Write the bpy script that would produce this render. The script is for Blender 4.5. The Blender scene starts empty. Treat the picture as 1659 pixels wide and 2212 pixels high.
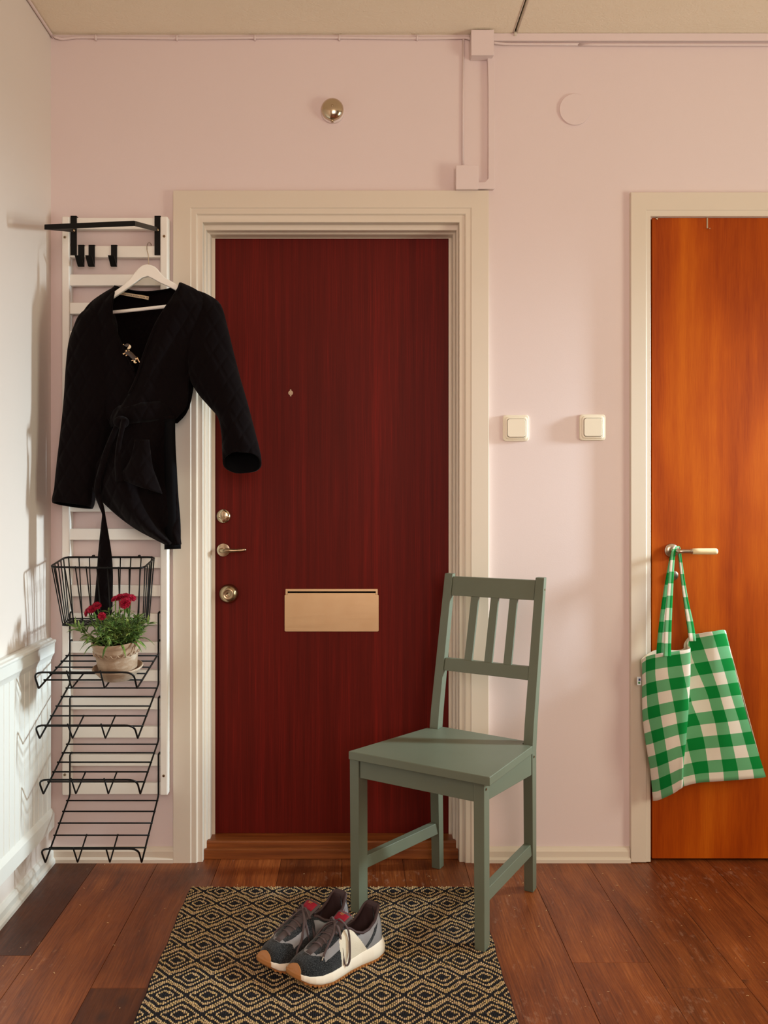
import bpy, math, random
import numpy as np
from mathutils import Vector, Matrix, Euler

random.seed(7)
R = math.radians
PI = math.pi
scene = bpy.context.scene
COL = scene.collection

# ------------------------------------------------------------------ camera
F_PX, CAM_Y, CAM_Z = 1995.0, -2.85, 1.125
cam_data = bpy.data.cameras.new('camera')
cam = bpy.data.objects.new('camera', cam_data)
COL.objects.link(cam)
cam.location = (0, CAM_Y, CAM_Z)
cam.rotation_euler = (R(90), 0, 0)
cam_data.sensor_fit = 'HORIZONTAL'
cam_data.sensor_width = 36.0
cam_data.lens = F_PX / 1659 * 36
cam_data.shift_x = (829.5 - 768) / 1659
cam_data.shift_y = -(1106 - 1072) / 1659
cam_data.clip_start = 0.05
scene.camera = cam

# ------------------------------------------------------------------ colour management, world, lights
vs = scene.view_settings
scene.display_settings.display_device = 'sRGB'
vs.view_transform = 'Standard'
vs.look = 'None'
vs.use_curve_mapping = False
vs.gamma = 1.0
vs.exposure = -0.05

world = bpy.data.worlds.new('world')
scene.world = world
world.use_nodes = True
world.node_tree.nodes['Background'].inputs[0].default_value = (0.75, 0.85, 1.0, 1)
world.node_tree.nodes['Background'].inputs[1].default_value = 1.0


def area(name, loc, rot, sx, sy, power, color, spread=180):
    l = bpy.data.lights.new(name, 'AREA')
    l.shape = 'RECTANGLE'
    l.size, l.size_y = sx, sy
    l.energy = power
    l.color = color
    l.spread = R(spread)
    o = bpy.data.objects.new(name, l)
    o.location = loc
    o.rotation_euler = rot
    COL.objects.link(o)
    return o


# daylight through the window of the right wall (looks along -x, a little downwards)
ROOM_R, ROOM_B, ROOM_T = 2.75, -4.4, 2.549
area('key_window', (ROOM_R - 0.02, -0.28, 1.66), (0, R(73), 0), 0.34, 0.13, 10.0, (0.76, 0.93, 1.0), 50)
area('side_window', (ROOM_R - 0.02, -1.62, 1.20), (0, R(90), 0), 1.1, 0.9, 31, (0.95, 0.96, 0.70))
area('rear_fill', (0.5, ROOM_B + 0.05, 1.75), (R(90), 0, 0), 1.0, 1.2, 40, (1.0, 0.74, 0.60))  # warm fill lamp added behind the camera, no known window there

# ------------------------------------------------------------------ helpers
def at(px, py, y):
    """a point of the photograph, at the distance of the plane y"""
    k = (y - CAM_Y) / F_PX
    return Vector(((px - 768) * k, y, CAM_Z - (py - 1072) * k))


def tag(o, label=None, cat=None, group=None, kind=None):
    if label: o['label'] = label
    if cat: o['category'] = cat
    if group: o['group'] = group
    if kind: o['kind'] = kind
    return o


def empty(name, loc=(0, 0, 0), label=None, cat=None, group=None, rot=(0, 0, 0)):
    o = bpy.data.objects.new(name, None)
    o.location = loc
    o.rotation_euler = rot
    o.empty_display_size = 0.05
    COL.objects.link(o)
    return tag(o, label, cat, group)


def root_of(o):
    while o.parent: o = o.parent
    return o


class MB:
    """collects shapes, builds ONE mesh object"""
    def __init__(s):
        s.v, s.f, s.m, s.uv = [], [], [], None

    def add(s, verts, faces, mi=0):
        b = len(s.v)
        s.v += [tuple(v) for v in verts]
        s.f += [tuple(b + i for i in f) for f in faces]
        s.m += [mi] * len(faces)
        return s

    def box(s, x0, x1, y0, y1, z0, z1, mi=0):
        return s.hexa([(x0, y0, z0), (x1, y0, z0), (x1, y1, z0), (x0, y1, z0)],
                      [(x0, y0, z1), (x1, y0, z1), (x1, y1, z1), (x0, y1, z1)], mi)

    def hexa(s, lo, hi, mi=0):
        n = len(lo)
        fs = [tuple(range(n))[::-1], tuple(range(n, 2 * n))]
        fs += [(i, (i + 1) % n, n + (i + 1) % n, n + i) for i in range(n)]
        return s.add(list(lo) + list(hi), fs, mi)

    def obox(s, c, ax, ay, az, mi=0):
        c, ax, ay, az = Vector(c), Vector(ax), Vector(ay), Vector(az)
        lo = [c - ax - ay - az, c + ax - ay - az, c + ax + ay - az, c - ax + ay - az]
        return s.hexa(lo, [p + 2 * az for p in lo], mi)

    def bar(s, a, b, w, h, up=(0, 0, 1), mi=0):
        a, b = Vector(a), Vector(b)
        d = (b - a).normalized()
        x = d.cross(Vector(up)).normalized() * w / 2
        z = x.cross(d).normalized() * h / 2
        lo = [a - x - z, a + x - z, a + x + z, a - x + z]
        return s.hexa(lo, [p + (b - a) for p in lo], mi)

    def loft(s, rings, cap=True, closed=True, mi=0, cap0=True, cap1=True):
        n = len(rings[0])
        vs_ = [p for r in rings for p in r]
        fs = []
        rng = n if closed else n - 1
        for i in range(len(rings) - 1):
            for j in range(rng):
                k = (j + 1) % n
                fs.append((i * n + j, i * n + k, (i + 1) * n + k, (i + 1) * n + j))
        if cap and closed:
            if cap0: fs.append(tuple(range(n))[::-1])
            if cap1: fs.append(tuple(range((len(rings) - 1) * n, len(rings) * n)))
        return s.add(vs_, fs, mi)

    def tube(s, pts, r, n=8, closed=False, mi=0):
        pts = [Vector(p) for p in pts]
        N = len(pts)
        rr = r if isinstance(r, (list, tuple)) else [r] * N
        up = None
        rings = []
        for i, p in enumerate(pts):
            if closed:
                d = (pts[(i + 1) % N] - pts[i - 1]).normalized()
            else:
                d = (pts[min(i + 1, N - 1)] - pts[max(i - 1, 0)]).normalized()
            if up is None:
                up = Vector((0, 0, 1)) if abs(d.z) < .9 else Vector((0, 1, 0))
            x = d.cross(up).normalized()
            up = x.cross(d).normalized()
            rings.append([p + (x * math.cos(t) + up * math.sin(t)) * rr[i]
                          for t in [2 * PI * k / n for k in range(n)]])
        if closed:
            rings.append(rings[0])
        return s.loft(rings, cap=not closed, mi=mi)

    def lathe(s, prof, c=(0, 0, 0), axis='z', n=32, mi=0, cap0=True, cap1=True):
        """prof: (radius, height along axis)"""
        c = Vector(c)
        rings = []
        for r, h in prof:
            ring = []
            for k in range(n):
                t = 2 * PI * k / n
                a, b = r * math.cos(t), r * math.sin(t)
                if axis == 'z': p = Vector((a, b, h))
                elif axis == 'y': p = Vector((a, h, -b))
                else: p = Vector((h, a, b))
                ring.append(c + p)
            rings.append(ring)
        return s.loft(rings, mi=mi, cap0=cap0, cap1=cap1)

    def prism(s, poly, y0, y1, mi=0):
        """poly: list of (x, z)"""
        lo = [Vector((x, y0, z)) for x, z in poly]
        hi = [Vector((x, y1, z)) for x, z in poly]
        return s.hexa(lo, hi, mi)

    def grid(s, rows, mi=0):
        n = len(rows[0])
        vs_ = [p for r in rows for p in r]
        fs = [(i * n + j, i * n + j + 1, (i + 1) * n + j + 1, (i + 1) * n + j)
              for i in range(len(rows) - 1) for j in range(n - 1)]
        return s.add(vs_, fs, mi)

    def build(s, name, mat, parent=None, smooth=False, bevel=0, solid=0, sub=0, local=False,
              recalc=True, uv=None, autos=None, bseg=2, offset=0, solid_mat=0):
        me = bpy.data.meshes.new(name)
        org = Vector((0, 0, 0))
        if parent is not None and not local:
            org = root_of(parent).location
        me.from_pydata([tuple(Vector(v) - org) for v in s.v], [], s.f)
        mats = mat if isinstance(mat, (list, tuple)) else [mat]
        for m in mats: me.materials.append(m)
        if len(mats) > 1:
            me.polygons.foreach_set('material_index', s.m)
        if uv:
            l = me.uv_layers.new(name='UVMap')
            for lp in me.loops:
                l.data[lp.index].uv = uv[lp.vertex_index]
        if recalc:
            import bmesh
            bm = bmesh.new(); bm.from_mesh(me)
            bmesh.ops.recalc_face_normals(bm, faces=bm.faces)
            bm.to_mesh(me); bm.free()
        me.polygons.foreach_set('use_smooth', [bool(smooth)] * len(me.polygons))
        me.update()
        o = bpy.data.objects.new(name, me)
        COL.objects.link(o)
        if parent is not None: o.parent = parent
        if sub:
            d = o.modifiers.new('sub', 'SUBSURF'); d.levels = sub; d.render_levels = sub
        if solid:
            d = o.modifiers.new('sol', 'SOLIDIFY'); d.thickness = solid; d.offset = offset
            d.material_offset = solid_mat
        if bevel:
            d = o.modifiers.new('bev', 'BEVEL'); d.width = bevel; d.segments = bseg
            d.limit_method = 'ANGLE'; d.angle_limit = R(40)
            if smooth is False:
                me.polygons.foreach_set('use_smooth', [True] * len(me.polygons))
                d.harden_normals = True
        if autos:
            me.polygons.foreach_set('use_smooth', [True] * len(me.polygons))
            me.set_sharp_from_angle(angle=R(autos))
        return o


def interp(pts, t):
    """pts sorted [(t, value...)], linear"""
    if t <= pts[0][0]: return pts[0][1:]
    for a, b in zip(pts, pts[1:]):
        if t <= b[0]:
            k = (t - a[0]) / (b[0] - a[0])
            return tuple(p + (q - p) * k for p, q in zip(a[1:], b[1:]))
    return pts[-1][1:]


def smooth_pts(pts, n=6):
    """Catmull-Rom through points (tuples of any length)"""
    P = [pts[0]] + list(pts) + [pts[-1]]
    out = []
    for i in range(1, len(P) - 2):
        for k in range(n):
            t = k / n
            out.append(tuple(0.5 * (2 * b + (c - a) * t + (2 * a - 5 * b + 4 * c - d) * t * t + (3 * b - a - 3 * c + d) * t ** 3)
                             for a, b, c, d in zip(P[i - 1], P[i], P[i + 1], P[i + 2])))
    out.append(tuple(P[-2]))
    return out


def fillet(pts, r, n=5, closed=False):
    """round the corners of a polyline"""
    pts = [Vector(p) for p in pts]
    N = len(pts)
    out = []
    for i, p in enumerate(pts):
        if not closed and i in (0, N - 1):
            out.append(p); continue
        a, b = pts[i - 1], pts[(i + 1) % N]
        da, db = a - p, b - p
        q = min(r, da.length * .45, db.length * .45)
        s_, e = p + da.normalized() * q, p + db.normalized() * q
        for k in range(n + 1):
            t = k / n
            out.append(s_ * (1 - t) ** 2 + p * 2 * t * (1 - t) + e * t * t)
    return out


def copy_tree(o, parent=None):
    c = o.copy()
    COL.objects.link(c)
    if parent: c.parent = parent
    for ch in list(o.children): copy_tree(ch, c)
    return c


# ------------------------------------------------------------------ materials
class S:
    """socket with arithmetic"""
    def __init__(s, g, sock): s.g, s.s = g, sock
    def _m(s, op, *o): return s.g.math(op, s, *o)
    def __add__(s, o): return s._m('ADD', o)
    def __radd__(s, o): return s._m('ADD', o)
    def __sub__(s, o): return s._m('SUBTRACT', o)
    def __rsub__(s, o): return s.g.math('SUBTRACT', o, s)
    def __mul__(s, o): return s._m('MULTIPLY', o)
    def __rmul__(s, o): return s._m('MULTIPLY', o)
    def __truediv__(s, o): return s._m('DIVIDE', o)
    def abs(s): return s._m('ABSOLUTE')
    def floor(s): return s._m('FLOOR')
    def frac(s): return s._m('FRACT')
    def mod2(s): return s.g.math('FLOORED_MODULO', s, 2.0)
    def lt(s, o): return s._m('LESS_THAN', o)
    def gt(s, o): return s._m('GREATER_THAN', o)
    def min(s, o): return s._m('MINIMUM', o)
    def max(s, o): return s._m('MAXIMUM', o)
    def pow(s, o): return s._m('POWER', o)
    def sin(s): return s._m('SINE')


class G:
    def __init__(s, name):
        s.mat = bpy.data.materials.new(name)
        s.mat.use_nodes = True
        s.nt = s.mat.node_tree
        s.bsdf = s.nt.nodes['Principled BSDF']

    def put(s, inp, v):
        if isinstance(v, S): s.nt.links.new(v.s, inp)
        elif v is not None:
            if hasattr(inp, 'default_value'):
                try: inp.default_value = v
                except Exception: inp.default_value = tuple(v) + (1,)

    def math(s, op, *a):
        n = s.nt.nodes.new('ShaderNodeMath'); n.operation = op
        for i, x in enumerate(a): s.put(n.inputs[i], x)
        return S(s, n.outputs[0])

    def obj(s):
        return S(s, s.nt.nodes.new('ShaderNodeTexCoord').outputs['Object'])

    def uv(s):
        return S(s, s.nt.nodes.new('ShaderNodeTexCoord').outputs['UV'])

    def geo(s):
        return S(s, s.nt.nodes.new('ShaderNodeNewGeometry').outputs['Position'])

    def xyz(s, v):
        n = s.nt.nodes.new('ShaderNodeSeparateXYZ'); s.put(n.inputs[0], v)
        return [S(s, o) for o in n.outputs]

    def comb(s, x, y, z):
        n = s.nt.nodes.new('ShaderNodeCombineXYZ')
        for i, a in enumerate((x, y, z)): s.put(n.inputs[i], a)
        return S(s, n.outputs[0])

    def scale(s, v, sc):
        n = s.nt.nodes.new('ShaderNodeVectorMath'); n.operation = 'MULTIPLY'
        s.put(n.inputs[0], v); n.inputs[1].default_value = sc
        return S(s, n.outputs[0])

    def noise(s, v, scale=5, detail=3, rough=.5, dist=0):
        n = s.nt.nodes.new('ShaderNodeTexNoise')
        s.put(n.inputs['Vector'], v)
        n.inputs['Scale'].default_value = scale
        n.inputs['Detail'].default_value = detail
        n.inputs['Roughness'].default_value = rough
        n.inputs['Distortion'].default_value = dist
        return S(s, n.outputs['Fac'])

    def voro(s, v, scale=5, feature='F1'):
        n = s.nt.nodes.new('ShaderNodeTexVoronoi'); n.feature = feature
        s.put(n.inputs['Vector'], v)
        n.inputs['Scale'].default_value = scale
        return S(s, n.outputs['Distance'])

    def ramp(s, fac, stops, mode='LINEAR'):
        n = s.nt.nodes.new('ShaderNodeValToRGB'); s.put(n.inputs[0], fac)
        cr = n.color_ramp; cr.interpolation = mode
        while len(cr.elements) < len(stops): cr.elements.new(0.5)
        for e, (p, c) in zip(cr.elements, stops):
            e.position = p
            e.color = (c, c, c, 1) if isinstance(c, (int, float)) else tuple(c) + (1,)
        return S(s, n.outputs[0])

    def mix(s, f, a, b, mode='MIX'):
        n = s.nt.nodes.new('ShaderNodeMix'); n.data_type = 'RGBA'; n.blend_type = mode
        s.put(n.inputs[0], f)
        for i, c in ((6, a), (7, b)):
            if isinstance(c, S): s.nt.links.new(c.s, n.inputs[i])
            else: n.inputs[i].default_value = tuple(c) + (1,)
        return S(s, n.outputs[2])

    def attr(s, name):
        n = s.nt.nodes.new('ShaderNodeAttribute'); n.attribute_name = name
        return S(s, n.outputs['Color']), S(s, n.outputs['Fac'])

    def bump(s, h, strength=.3, dist=.001):
        n = s.nt.nodes.new('ShaderNodeBump')
        n.inputs['Strength'].default_value = strength
        n.inputs['Distance'].default_value = dist
        s.put(n.inputs['Height'], h)
        s.nt.links.new(n.outputs[0], s.bsdf.inputs['Normal'])
        return s

    def set(s, color=None, rough=.5, metal=0, spec=.5, **kw):
        b = s.bsdf
        if color is not None:
            if isinstance(color, S): s.nt.links.new(color.s, b.inputs['Base Color'])
            else: b.inputs['Base Color'].default_value = tuple(color) + (1,)
        s.put(b.inputs['Roughness'], rough)
        b.inputs['Metallic'].default_value = metal
        b.inputs['Specular IOR Level'].default_value = spec
        for k, v in kw.items():
            s.put(b.inputs[k.replace('_', ' ')], v)
        return s


def srgb(r, g, b):
    f = lambda c: (c / 255 / 12.92) if c / 255 <= .04045 else ((c / 255 + .055) / 1.055) ** 2.4
    return (f(r), f(g), f(b))


def plain(name, color, rough=.5, metal=0, spec=.5, nscale=0, nstr=.1, var=0.0, ndist=.001, **kw):
    g = G(name)
    c = color
    if var:
        n = g.noise(g.geo(), 6, 4)
        lo = tuple(max(0, x * (1 - var)) for x in color); hi = tuple(min(1, x * (1 + var)) for x in color)
        c = g.mix(n, lo, hi)
    g.set(c, rough, metal, spec, **kw)
    if nscale:
        g.bump(g.noise(g.geo(), nscale, 4), nstr, ndist)
    return g.mat


def wall_paint(name, color):
    g = G(name)
    p = g.geo()
    n = g.noise(p, 2.2, 3)
    c = g.mix(n, tuple(x * .97 for x in color), tuple(min(1, x * 1.02) for x in color))
    g.set(c, .62, 0, .3)
    g.bump(g.noise(p, 260, 2) + g.noise(p, 14, 3) * 2.0, .12, .001)
    return g.mat


M = {}
M['pink'] = wall_paint('pink_wall_paint', srgb(231, 214, 212))
M['ceil'] = None
g = G('plaster_ceiling')
p = g.geo()
g.set(g.mix(g.noise(p, 5, 3), srgb(244, 231, 208), srgb(250, 238, 217)), .9, 0, .1)
g.bump(g.noise(p, 55, 5, .7) + g.noise(p, 160, 3), .45, .004)
M['ceil'] = g.mat
M['taupe'] = wall_paint('taupe_wall_paint', srgb(150, 128, 104))  # darker tone given to the unseen walls to cut bounced light
M['pale'] = wall_paint('pale_wall_paint', srgb(232, 221, 213))
M['cream'] = plain('cream_gloss_paint', srgb(224, 211, 194), .38, 0, .4, 60, .06, .02)
M['white_wood'] = plain('white_painted_wood', srgb(247, 243, 235), .42, 0, .4, 90, .08, .02)
M['panel_white'] = plain('white_panel_paint', srgb(236, 236, 230), .4, 0, .4, 40, .06, .02)
M['black_metal'] = plain('black_powder_coat', (.0035, .003, .0026), .45, 0, .2, 400, .05)
M['steel'] = plain('brushed_steel', srgb(200, 185, 165), .28, 1, .5, 150, .04)
M['brass'] = plain('polished_nickel_brass', srgb(202, 186, 160), .18, 1, .5)
M['bronze'] = plain('old_brass', srgb(172, 152, 124), .26, 1, .5)
M['gap_shade'] = plain('gap_shade_black', (.003, .002, .002), .9, 0, .1)  # near-black colour stands in for shade inside slits and openings
M['switch'] = plain('ivory_plastic', srgb(236, 225, 204), .32, 0, .5)
M['ivory'] = plain('ivory_grip', srgb(232, 214, 170), .35, 0, .5)

# brushed plate of the mail slot
g = G('brushed_plate')
p = g.obj(); x, y, z = g.xyz(p)
n = g.noise(g.comb(x * 6.0, y, z * 300.0), 1, 3)
n2 = g.noise(p, 14, 3)
g.set(g.mix(n2, srgb(212, 178, 136), srgb(226, 200, 158)), g.ramp(n, [(0, .3), (1, .48)]), 1)
g.bump(n, .05, .0004)
M['plate'] = g.mat

# red-brown ribbon-striped veneer
g = G('mahogany_veneer')
p = g.obj(); x, y, z = g.xyz(p)
fine = g.noise(g.comb(x * 420.0, y, z * 5.0), 1, 3, .6)
mid = g.noise(g.comb(x * 60.0, y, z * 1.2), 1, 2, .5)
wide = g.noise(g.comb(x * 11.0, y, z * .25), 1, 2, .5)
f = fine * .45 + mid * .35 + wide * .2
c = g.ramp(f, [(.30, srgb(76, 20, 14)), (.48, srgb(94, 24, 17)), (.56, srgb(104, 26, 19)), (.70, srgb(130, 30, 22))])
g.set(c, .48, 0, .10)
g.bump(fine, .05, .0005)
M['mahogany'] = g.mat

# orange teak/pine veneer with long flames
g = G('orange_veneer')
p = g.obj(); x, y, z = g.xyz(p)
warp = g.noise(g.comb(x * 3.0, y, z * .9), 1, 3, .5)
rings = ((x * 26.0 + warp * 14.0 + g.noise(g.comb(x * 2.0, y, z * 2.0), 1.3, 2) * 3.0).sin() + 1.0) * .5
fine = g.noise(g.comb(x * 330.0, y, z * 14.0), 1, 3, .6)
mid = g.noise(g.comb(x * 40.0, y, z * 2.0), 1, 3, .5)
f = rings * .27 + fine * .36 + mid * .37
c = g.ramp(f, [(.25, srgb(142, 52, 3)), (.5, srgb(172, 74, 5)), (.75, srgb(194, 96, 12))])
vd = g.voro(g.comb(x * 3.2, y * .0, z * 1.6), 1)
c = g.mix(vd.lt(.03), c, srgb(96, 34, 10))
g.set(c, .45, 0, .14)
g.bump(fine, .06, .0006)
M['orange'] = g.mat

# threshold wood
g = G('threshold_oak')
p = g.obj(); x, y, z = g.xyz(p)
n = g.noise(g.comb(x * 3.0, y * 60.0, z * 60.0), 1, 4, .6)
g.set(g.ramp(n, [(.3, srgb(104, 52, 20)), (.6, srgb(140, 76, 32)), (.8, srgb(170, 100, 48))]), .4, 0, .4)
g.bump(n, .15, .001)
M['sill'] = g.mat

# oiled floor boards; per-board tone in the colour attribute
g = G('oiled_floor_boards')
p = g.geo(); x, y, z = g.xyz(p)
tone, tf = g.attr('tone')
tr, tg, tb = g.xyz(tone)
xo = x + tg * 7.3
yo = y + tb * 11.0
warp = g.noise(g.comb(xo * 5.0, yo * 1.6, 0.0), 1, 3, .5)
fine = g.noise(g.comb(xo * 230.0 + warp * 9.0, yo * 7.0, 0.0), 1, 4, .65)
ring = ((xo * 60.0 + warp * 15.0).sin() + 1.0) * .5
pores = g.noise(g.comb(xo * 700.0, yo * 40.0, 0.0), 1, 2, .5)
patch = g.noise(g.comb(xo * 7.0, yo * 3.0, 0.0), 1, 4, .6)
f = fine * .52 + ring * .07 + warp * .10 + patch * .31
c = g.ramp(f, [(.30, srgb(74, 32, 14)), (.46, srgb(122, 60, 26)), (.58, srgb(150, 80, 36)), (.72, srgb(186, 112, 60))])
c = g.mix(tr, c, g.mix(1.0, c, srgb(150, 140, 116), 'MULTIPLY'))
kn = g.voro(g.comb(xo * 2.1 + warp * .12, yo * 1.1 + fine * .03, 0.0), 1.9)
c = g.mix(g.ramp(kn, [(.012, 1.0), (.028, .7), (.075, 0.0)]), c, srgb(52, 26, 18))
scr = g.noise(g.comb(x * 60.0, y * 26.0, 0.0), 1, 3, .7)
worn = g.noise(p, 3.1, 3)
c = g.mix(g.ramp(scr * .6 + worn * .4, [(.58, 0.0), (.70, .42)]), c, srgb(186, 148, 124))
g.set(c, g.ramp(patch * .5 + scr * .5, [(.3, .34), (.7, .52)]), 0, .42)
g.bump(fine * .5 + pores * .4 + scr * .5, .3, .0014)
M['floor'] = g.mat

# chair paint
g = G('sage_green_paint')
p = g.obj()
n = g.noise(p, 7, 4)
fine = g.noise(g.scale(p, (60, 60, 8)), 1, 3)
g.set(g.mix(n, srgb(98, 104, 86), srgb(108, 115, 98)), .42, 0, .4)
g.bump(fine, .10, .0006)
M['sage'] = g.mat

# quilted black cotton
g = G('quilted_black_cotton')
p = g.geo(); x, y, z = g.xyz(p)
w = g.noise(p, 9, 2) * .25
a = ((x * 22.0 + z * 13.0 + w).frac() - .5).abs()
b = ((x * 22.0 - z * 13.0 + w).frac() - .5).abs()
q = g.ramp(a.min(.45).max(0.0), [(0, 1.0), (.30, .9), (.5, 0.0)]) * g.ramp(b, [(0, 1.0), (.30, .9), (.5, 0.0)])
fine = g.noise(p, 900, 2)
g.set(srgb(12, 6, 7), .88, 0, .06, Sheen_Weight=.03)
g.bump(q + fine * .12, .6, .005)
M['quilt'] = g.mat
M['black_lining'] = plain('black_lining', srgb(8, 7, 9), .8, 0, .08, 500, .2)

# gingham
g = G('green_gingham_cotton')
u, v, _ = g.xyz(g.uv())
gu = (u.mod2()).gt(1.0)
gv = (v.mod2()).lt(1.0)
s_ = gu + gv
c = g.ramp(s_ / 2.0, [(0, srgb(232, 222, 208)), (.25, srgb(104, 172, 122)), (.75, srgb(10, 128, 54))], 'CONSTANT')
wv = ((u * 60.0).frac() - .5).abs() + ((v * 60.0).frac() - .5).abs()
c2 = g.mix(g.noise(g.geo(), 30, 3) * .5, c, g.mix(1.0, c, (.86, .86, .84), 'MULTIPLY'))
g.set(c2, .85, 0, .12)
g.bump(wv + g.noise(g.geo(), 55, 3) * 1.5, .22, .001)
M['gingham'] = g.mat
M['lining'] = plain('cream_cotton', srgb(226, 214, 190), .9, 0, .1, 500, .2)
# ================================================================== ROOM
WL = -0.94
def struct(name, mb, mat, **kw):
    return tag(mb.build(name, mat, **kw), kind='structure')

# back wall, with the two door openings
D1L, D1R, D1T = -0.510, 0.360, 2.02
D2L, D2R, D2T = 0.895, 1.745, 2.0
w = MB()
for x0, x1, z0, z1 in ((WL - .1, D1L, 0, ROOM_T), (D1L, D1R, D1T, ROOM_T), (D1R, D2L, 0, ROOM_T),
                       (D2L, D2R, D2T, ROOM_T), (D2R, ROOM_R + .1, 0, ROOM_T)):
    w.box(x0, x1, 0, .16, z0 - .02, z1 + .1)
struct('wall_back', w, M['pink'])
struct('wall_left', MB().box(WL - .1, WL, ROOM_B - .1, .16, -.02, ROOM_T + .1), M['pale'])
# right wall with the window the daylight comes through
w = MB()
WY0, WY1, WZ0, WZ1 = -2.2, -.05, .85, 2.05
w.box(ROOM_R, ROOM_R + .1, ROOM_B - .1, WY0, -.02, ROOM_T + .1)
w.box(ROOM_R, ROOM_R + .1, WY1, .16, -.02, ROOM_T + .1)
w.box(ROOM_R, ROOM_R + .1, WY0, WY1, -.02, WZ0)
w.box(ROOM_R, ROOM_R + .1, WY0, WY1, WZ1, ROOM_T + .1)
struct('wall_right', w, M['taupe'])
w = MB()
w.box(WL - .1, ROOM_R + .1, ROOM_B - .1, ROOM_B, -.02, .8)
w.box(WL - .1, ROOM_R + .1, ROOM_B - .1, ROOM_B, 2.3, ROOM_T + .1)
w.box(WL - .1, -.1, ROOM_B - .1, ROOM_B, .8, 2.3)  # opening left in the unseen wall for the added rear fill
w.box(1.9, ROOM_R + .1, ROOM_B - .1, ROOM_B, .8, 2.3)
struct('wall_front', w, M['taupe'])
# ceiling in two plasterboard halves, an open joint between them
SX = .490
c = MB()
c.box(WL - .1, SX - .0032, ROOM_B - .1, .16, ROOM_T, ROOM_T + .1)
c.box(SX + .0032, ROOM_R + .1, ROOM_B - .1, .16, ROOM_T, ROOM_T + .1)
struct('ceiling', c, M['ceil'])
j = MB()
j.box(SX - .03, SX + .03, ROOM_B, 0, ROOM_T + .012, ROOM_T + .014)
struct('trim_6', j, M['gap_shade'])
j = MB()
j.tube([(SX - .0058, ROOM_B, ROOM_T + .0005), (SX - .0058, -.004, ROOM_T + .0005)], .0024, 6)
j.tube([(SX + .0058, ROOM_B, ROOM_T + .0005), (SX + .0058, -.004, ROOM_T + .0005)], .0024, 6)
j.box(SX - .004, SX + .004, -.02, 0, ROOM_T - .010, ROOM_T)
struct('trim_7', j, M['cream'], smooth=True)

# floor boards run away from the camera
fl = MB()
tones = []
BW = .188
rnd = random.Random(3)
joints = {-8: [-.5875], -7: [-1.9], -6: [-.7375], -5: [-1.4], -4: [-.45, -2.3], -3: [-1.5], -2: [-.9], -1: [-1.7],
          0: [-.621], 1: [-.737], 2: [-.70], 3: [-1.1]}
for k in range(-8, 13):
    x0 = .522 + BW * k
    x1 = x0 + BW
    x0c, x1c = max(x0, WL), min(x1, ROOM_R)
    if x1c <= x0c: continue
    ys = [ROOM_B] + sorted(joints.get(k, [-rnd.uniform(.6, 3)])) + [.10]
    for y0, y1 in zip(ys, ys[1:]):
        n0 = len(fl.f)
        g_ = .0004
        fl.hexa([(x0c + g_, y0 + g_, -.03), (x1c - g_, y0 + g_, -.03), (x1c - g_, y1 - g_, -.03), (x0c + g_, y1 - g_, -.03)],
                [(x0c + g_, y0 + g_, 0), (x1c - g_, y0 + g_, 0), (x1c - g_, y1 - g_, 0), (x0c + g_, y1 - g_, 0)])
        dark = rnd.uniform(0, .55)
        if k == -8: dark = .95 if y1 > 0 else .2
        if k == -7: dark = .1
        if k == -6: dark = .35 if y1 > 0 else .95
        if k in (0, 1, 2): dark = .05 + .15 * (k % 2)
        if k == -1: dark = .15
        tones += [(dark, rnd.random(), rnd.random(), 1)] * (len(fl.f) - n0)
fo = fl.build('floor', M['floor'], bevel=.0008, bseg=1)
tag(fo, kind='structure')
ca = fo.data.color_attributes.new('tone', 'FLOAT_COLOR', 'CORNER')
for p_ in fo.data.polygons:
    for li in p_.loop_indices: ca.data[li].color = tones[p_.index]
struct('trim_9', MB().box(WL - .1, ROOM_R + .1, ROOM_B - .1, .2, -.06, -.032), M['gap_shade'])


# ---- door casing swept around the opening
def sweep_frame(prof, xl, xr, zt, z0=0.0):
    """prof: (s, y) s = distance inwards from the outer edge; U-shaped with mitred corners"""
    mb = MB()
    rows = [[], [], [], []]
    for s_, y, *st in prof:
        q = st[0] if st else s_
        rows[0].append((xl + s_, y, z0)); rows[1].append((xl + s_, y, zt - q))
        rows[2].append((xr - s_, y, zt - q)); rows[3].append((xr - s_, y, z0))
    return mb.grid(rows)

OL, OR, OT = -.5597, .4089, 2.0634
prof = [(0, 0), (0, -.016), (.001, -.018), (.053, -.018), (.0545, -.0165), (.056, -.0155), (.070, -.0155),
        (.0725, -.014), (.0745, -.009), (.076, -.0085, .080), (.0885, -.0085, .0945), (.0895, -.0075, .0955), (.0895, .022, .0955)]
struct('trim_1', sweep_frame(prof, OL, OR, OT), M['cream'], autos=25)
prof = [(.0885, .004, .0945), (.0892, .022, .095), (.0925, .0225, .104), (.0945, .024, .1095), (.0955, .026, .1105), (.0955, .052, .1105), (.0985, .053, .112), (.1005, .056, .1135),
        (.1025, .058, .1145), (.1025, .095, .1145), (.112, .096, .1165)]
jo = sweep_frame(prof, OL, OR, OT)
struct('trim_2', jo, M['cream'], autos=25)
# casing of the second door
O2L, O2R, O2T = .8447, 1.79, 2.058
prof = [(0, 0), (0, -.016), (.001, -.018), (.046, -.018, .0545), (.048, -.016, .0565), (.050, -.0155, .0585), (.0595, -.0155, .0715), (.0615, -.014, .0735),
        (.0615, .03, .0735)]
struct('trim_3', sweep_frame(prof, O2L, O2R, O2T, .003), M['cream'], autos=25)

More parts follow.
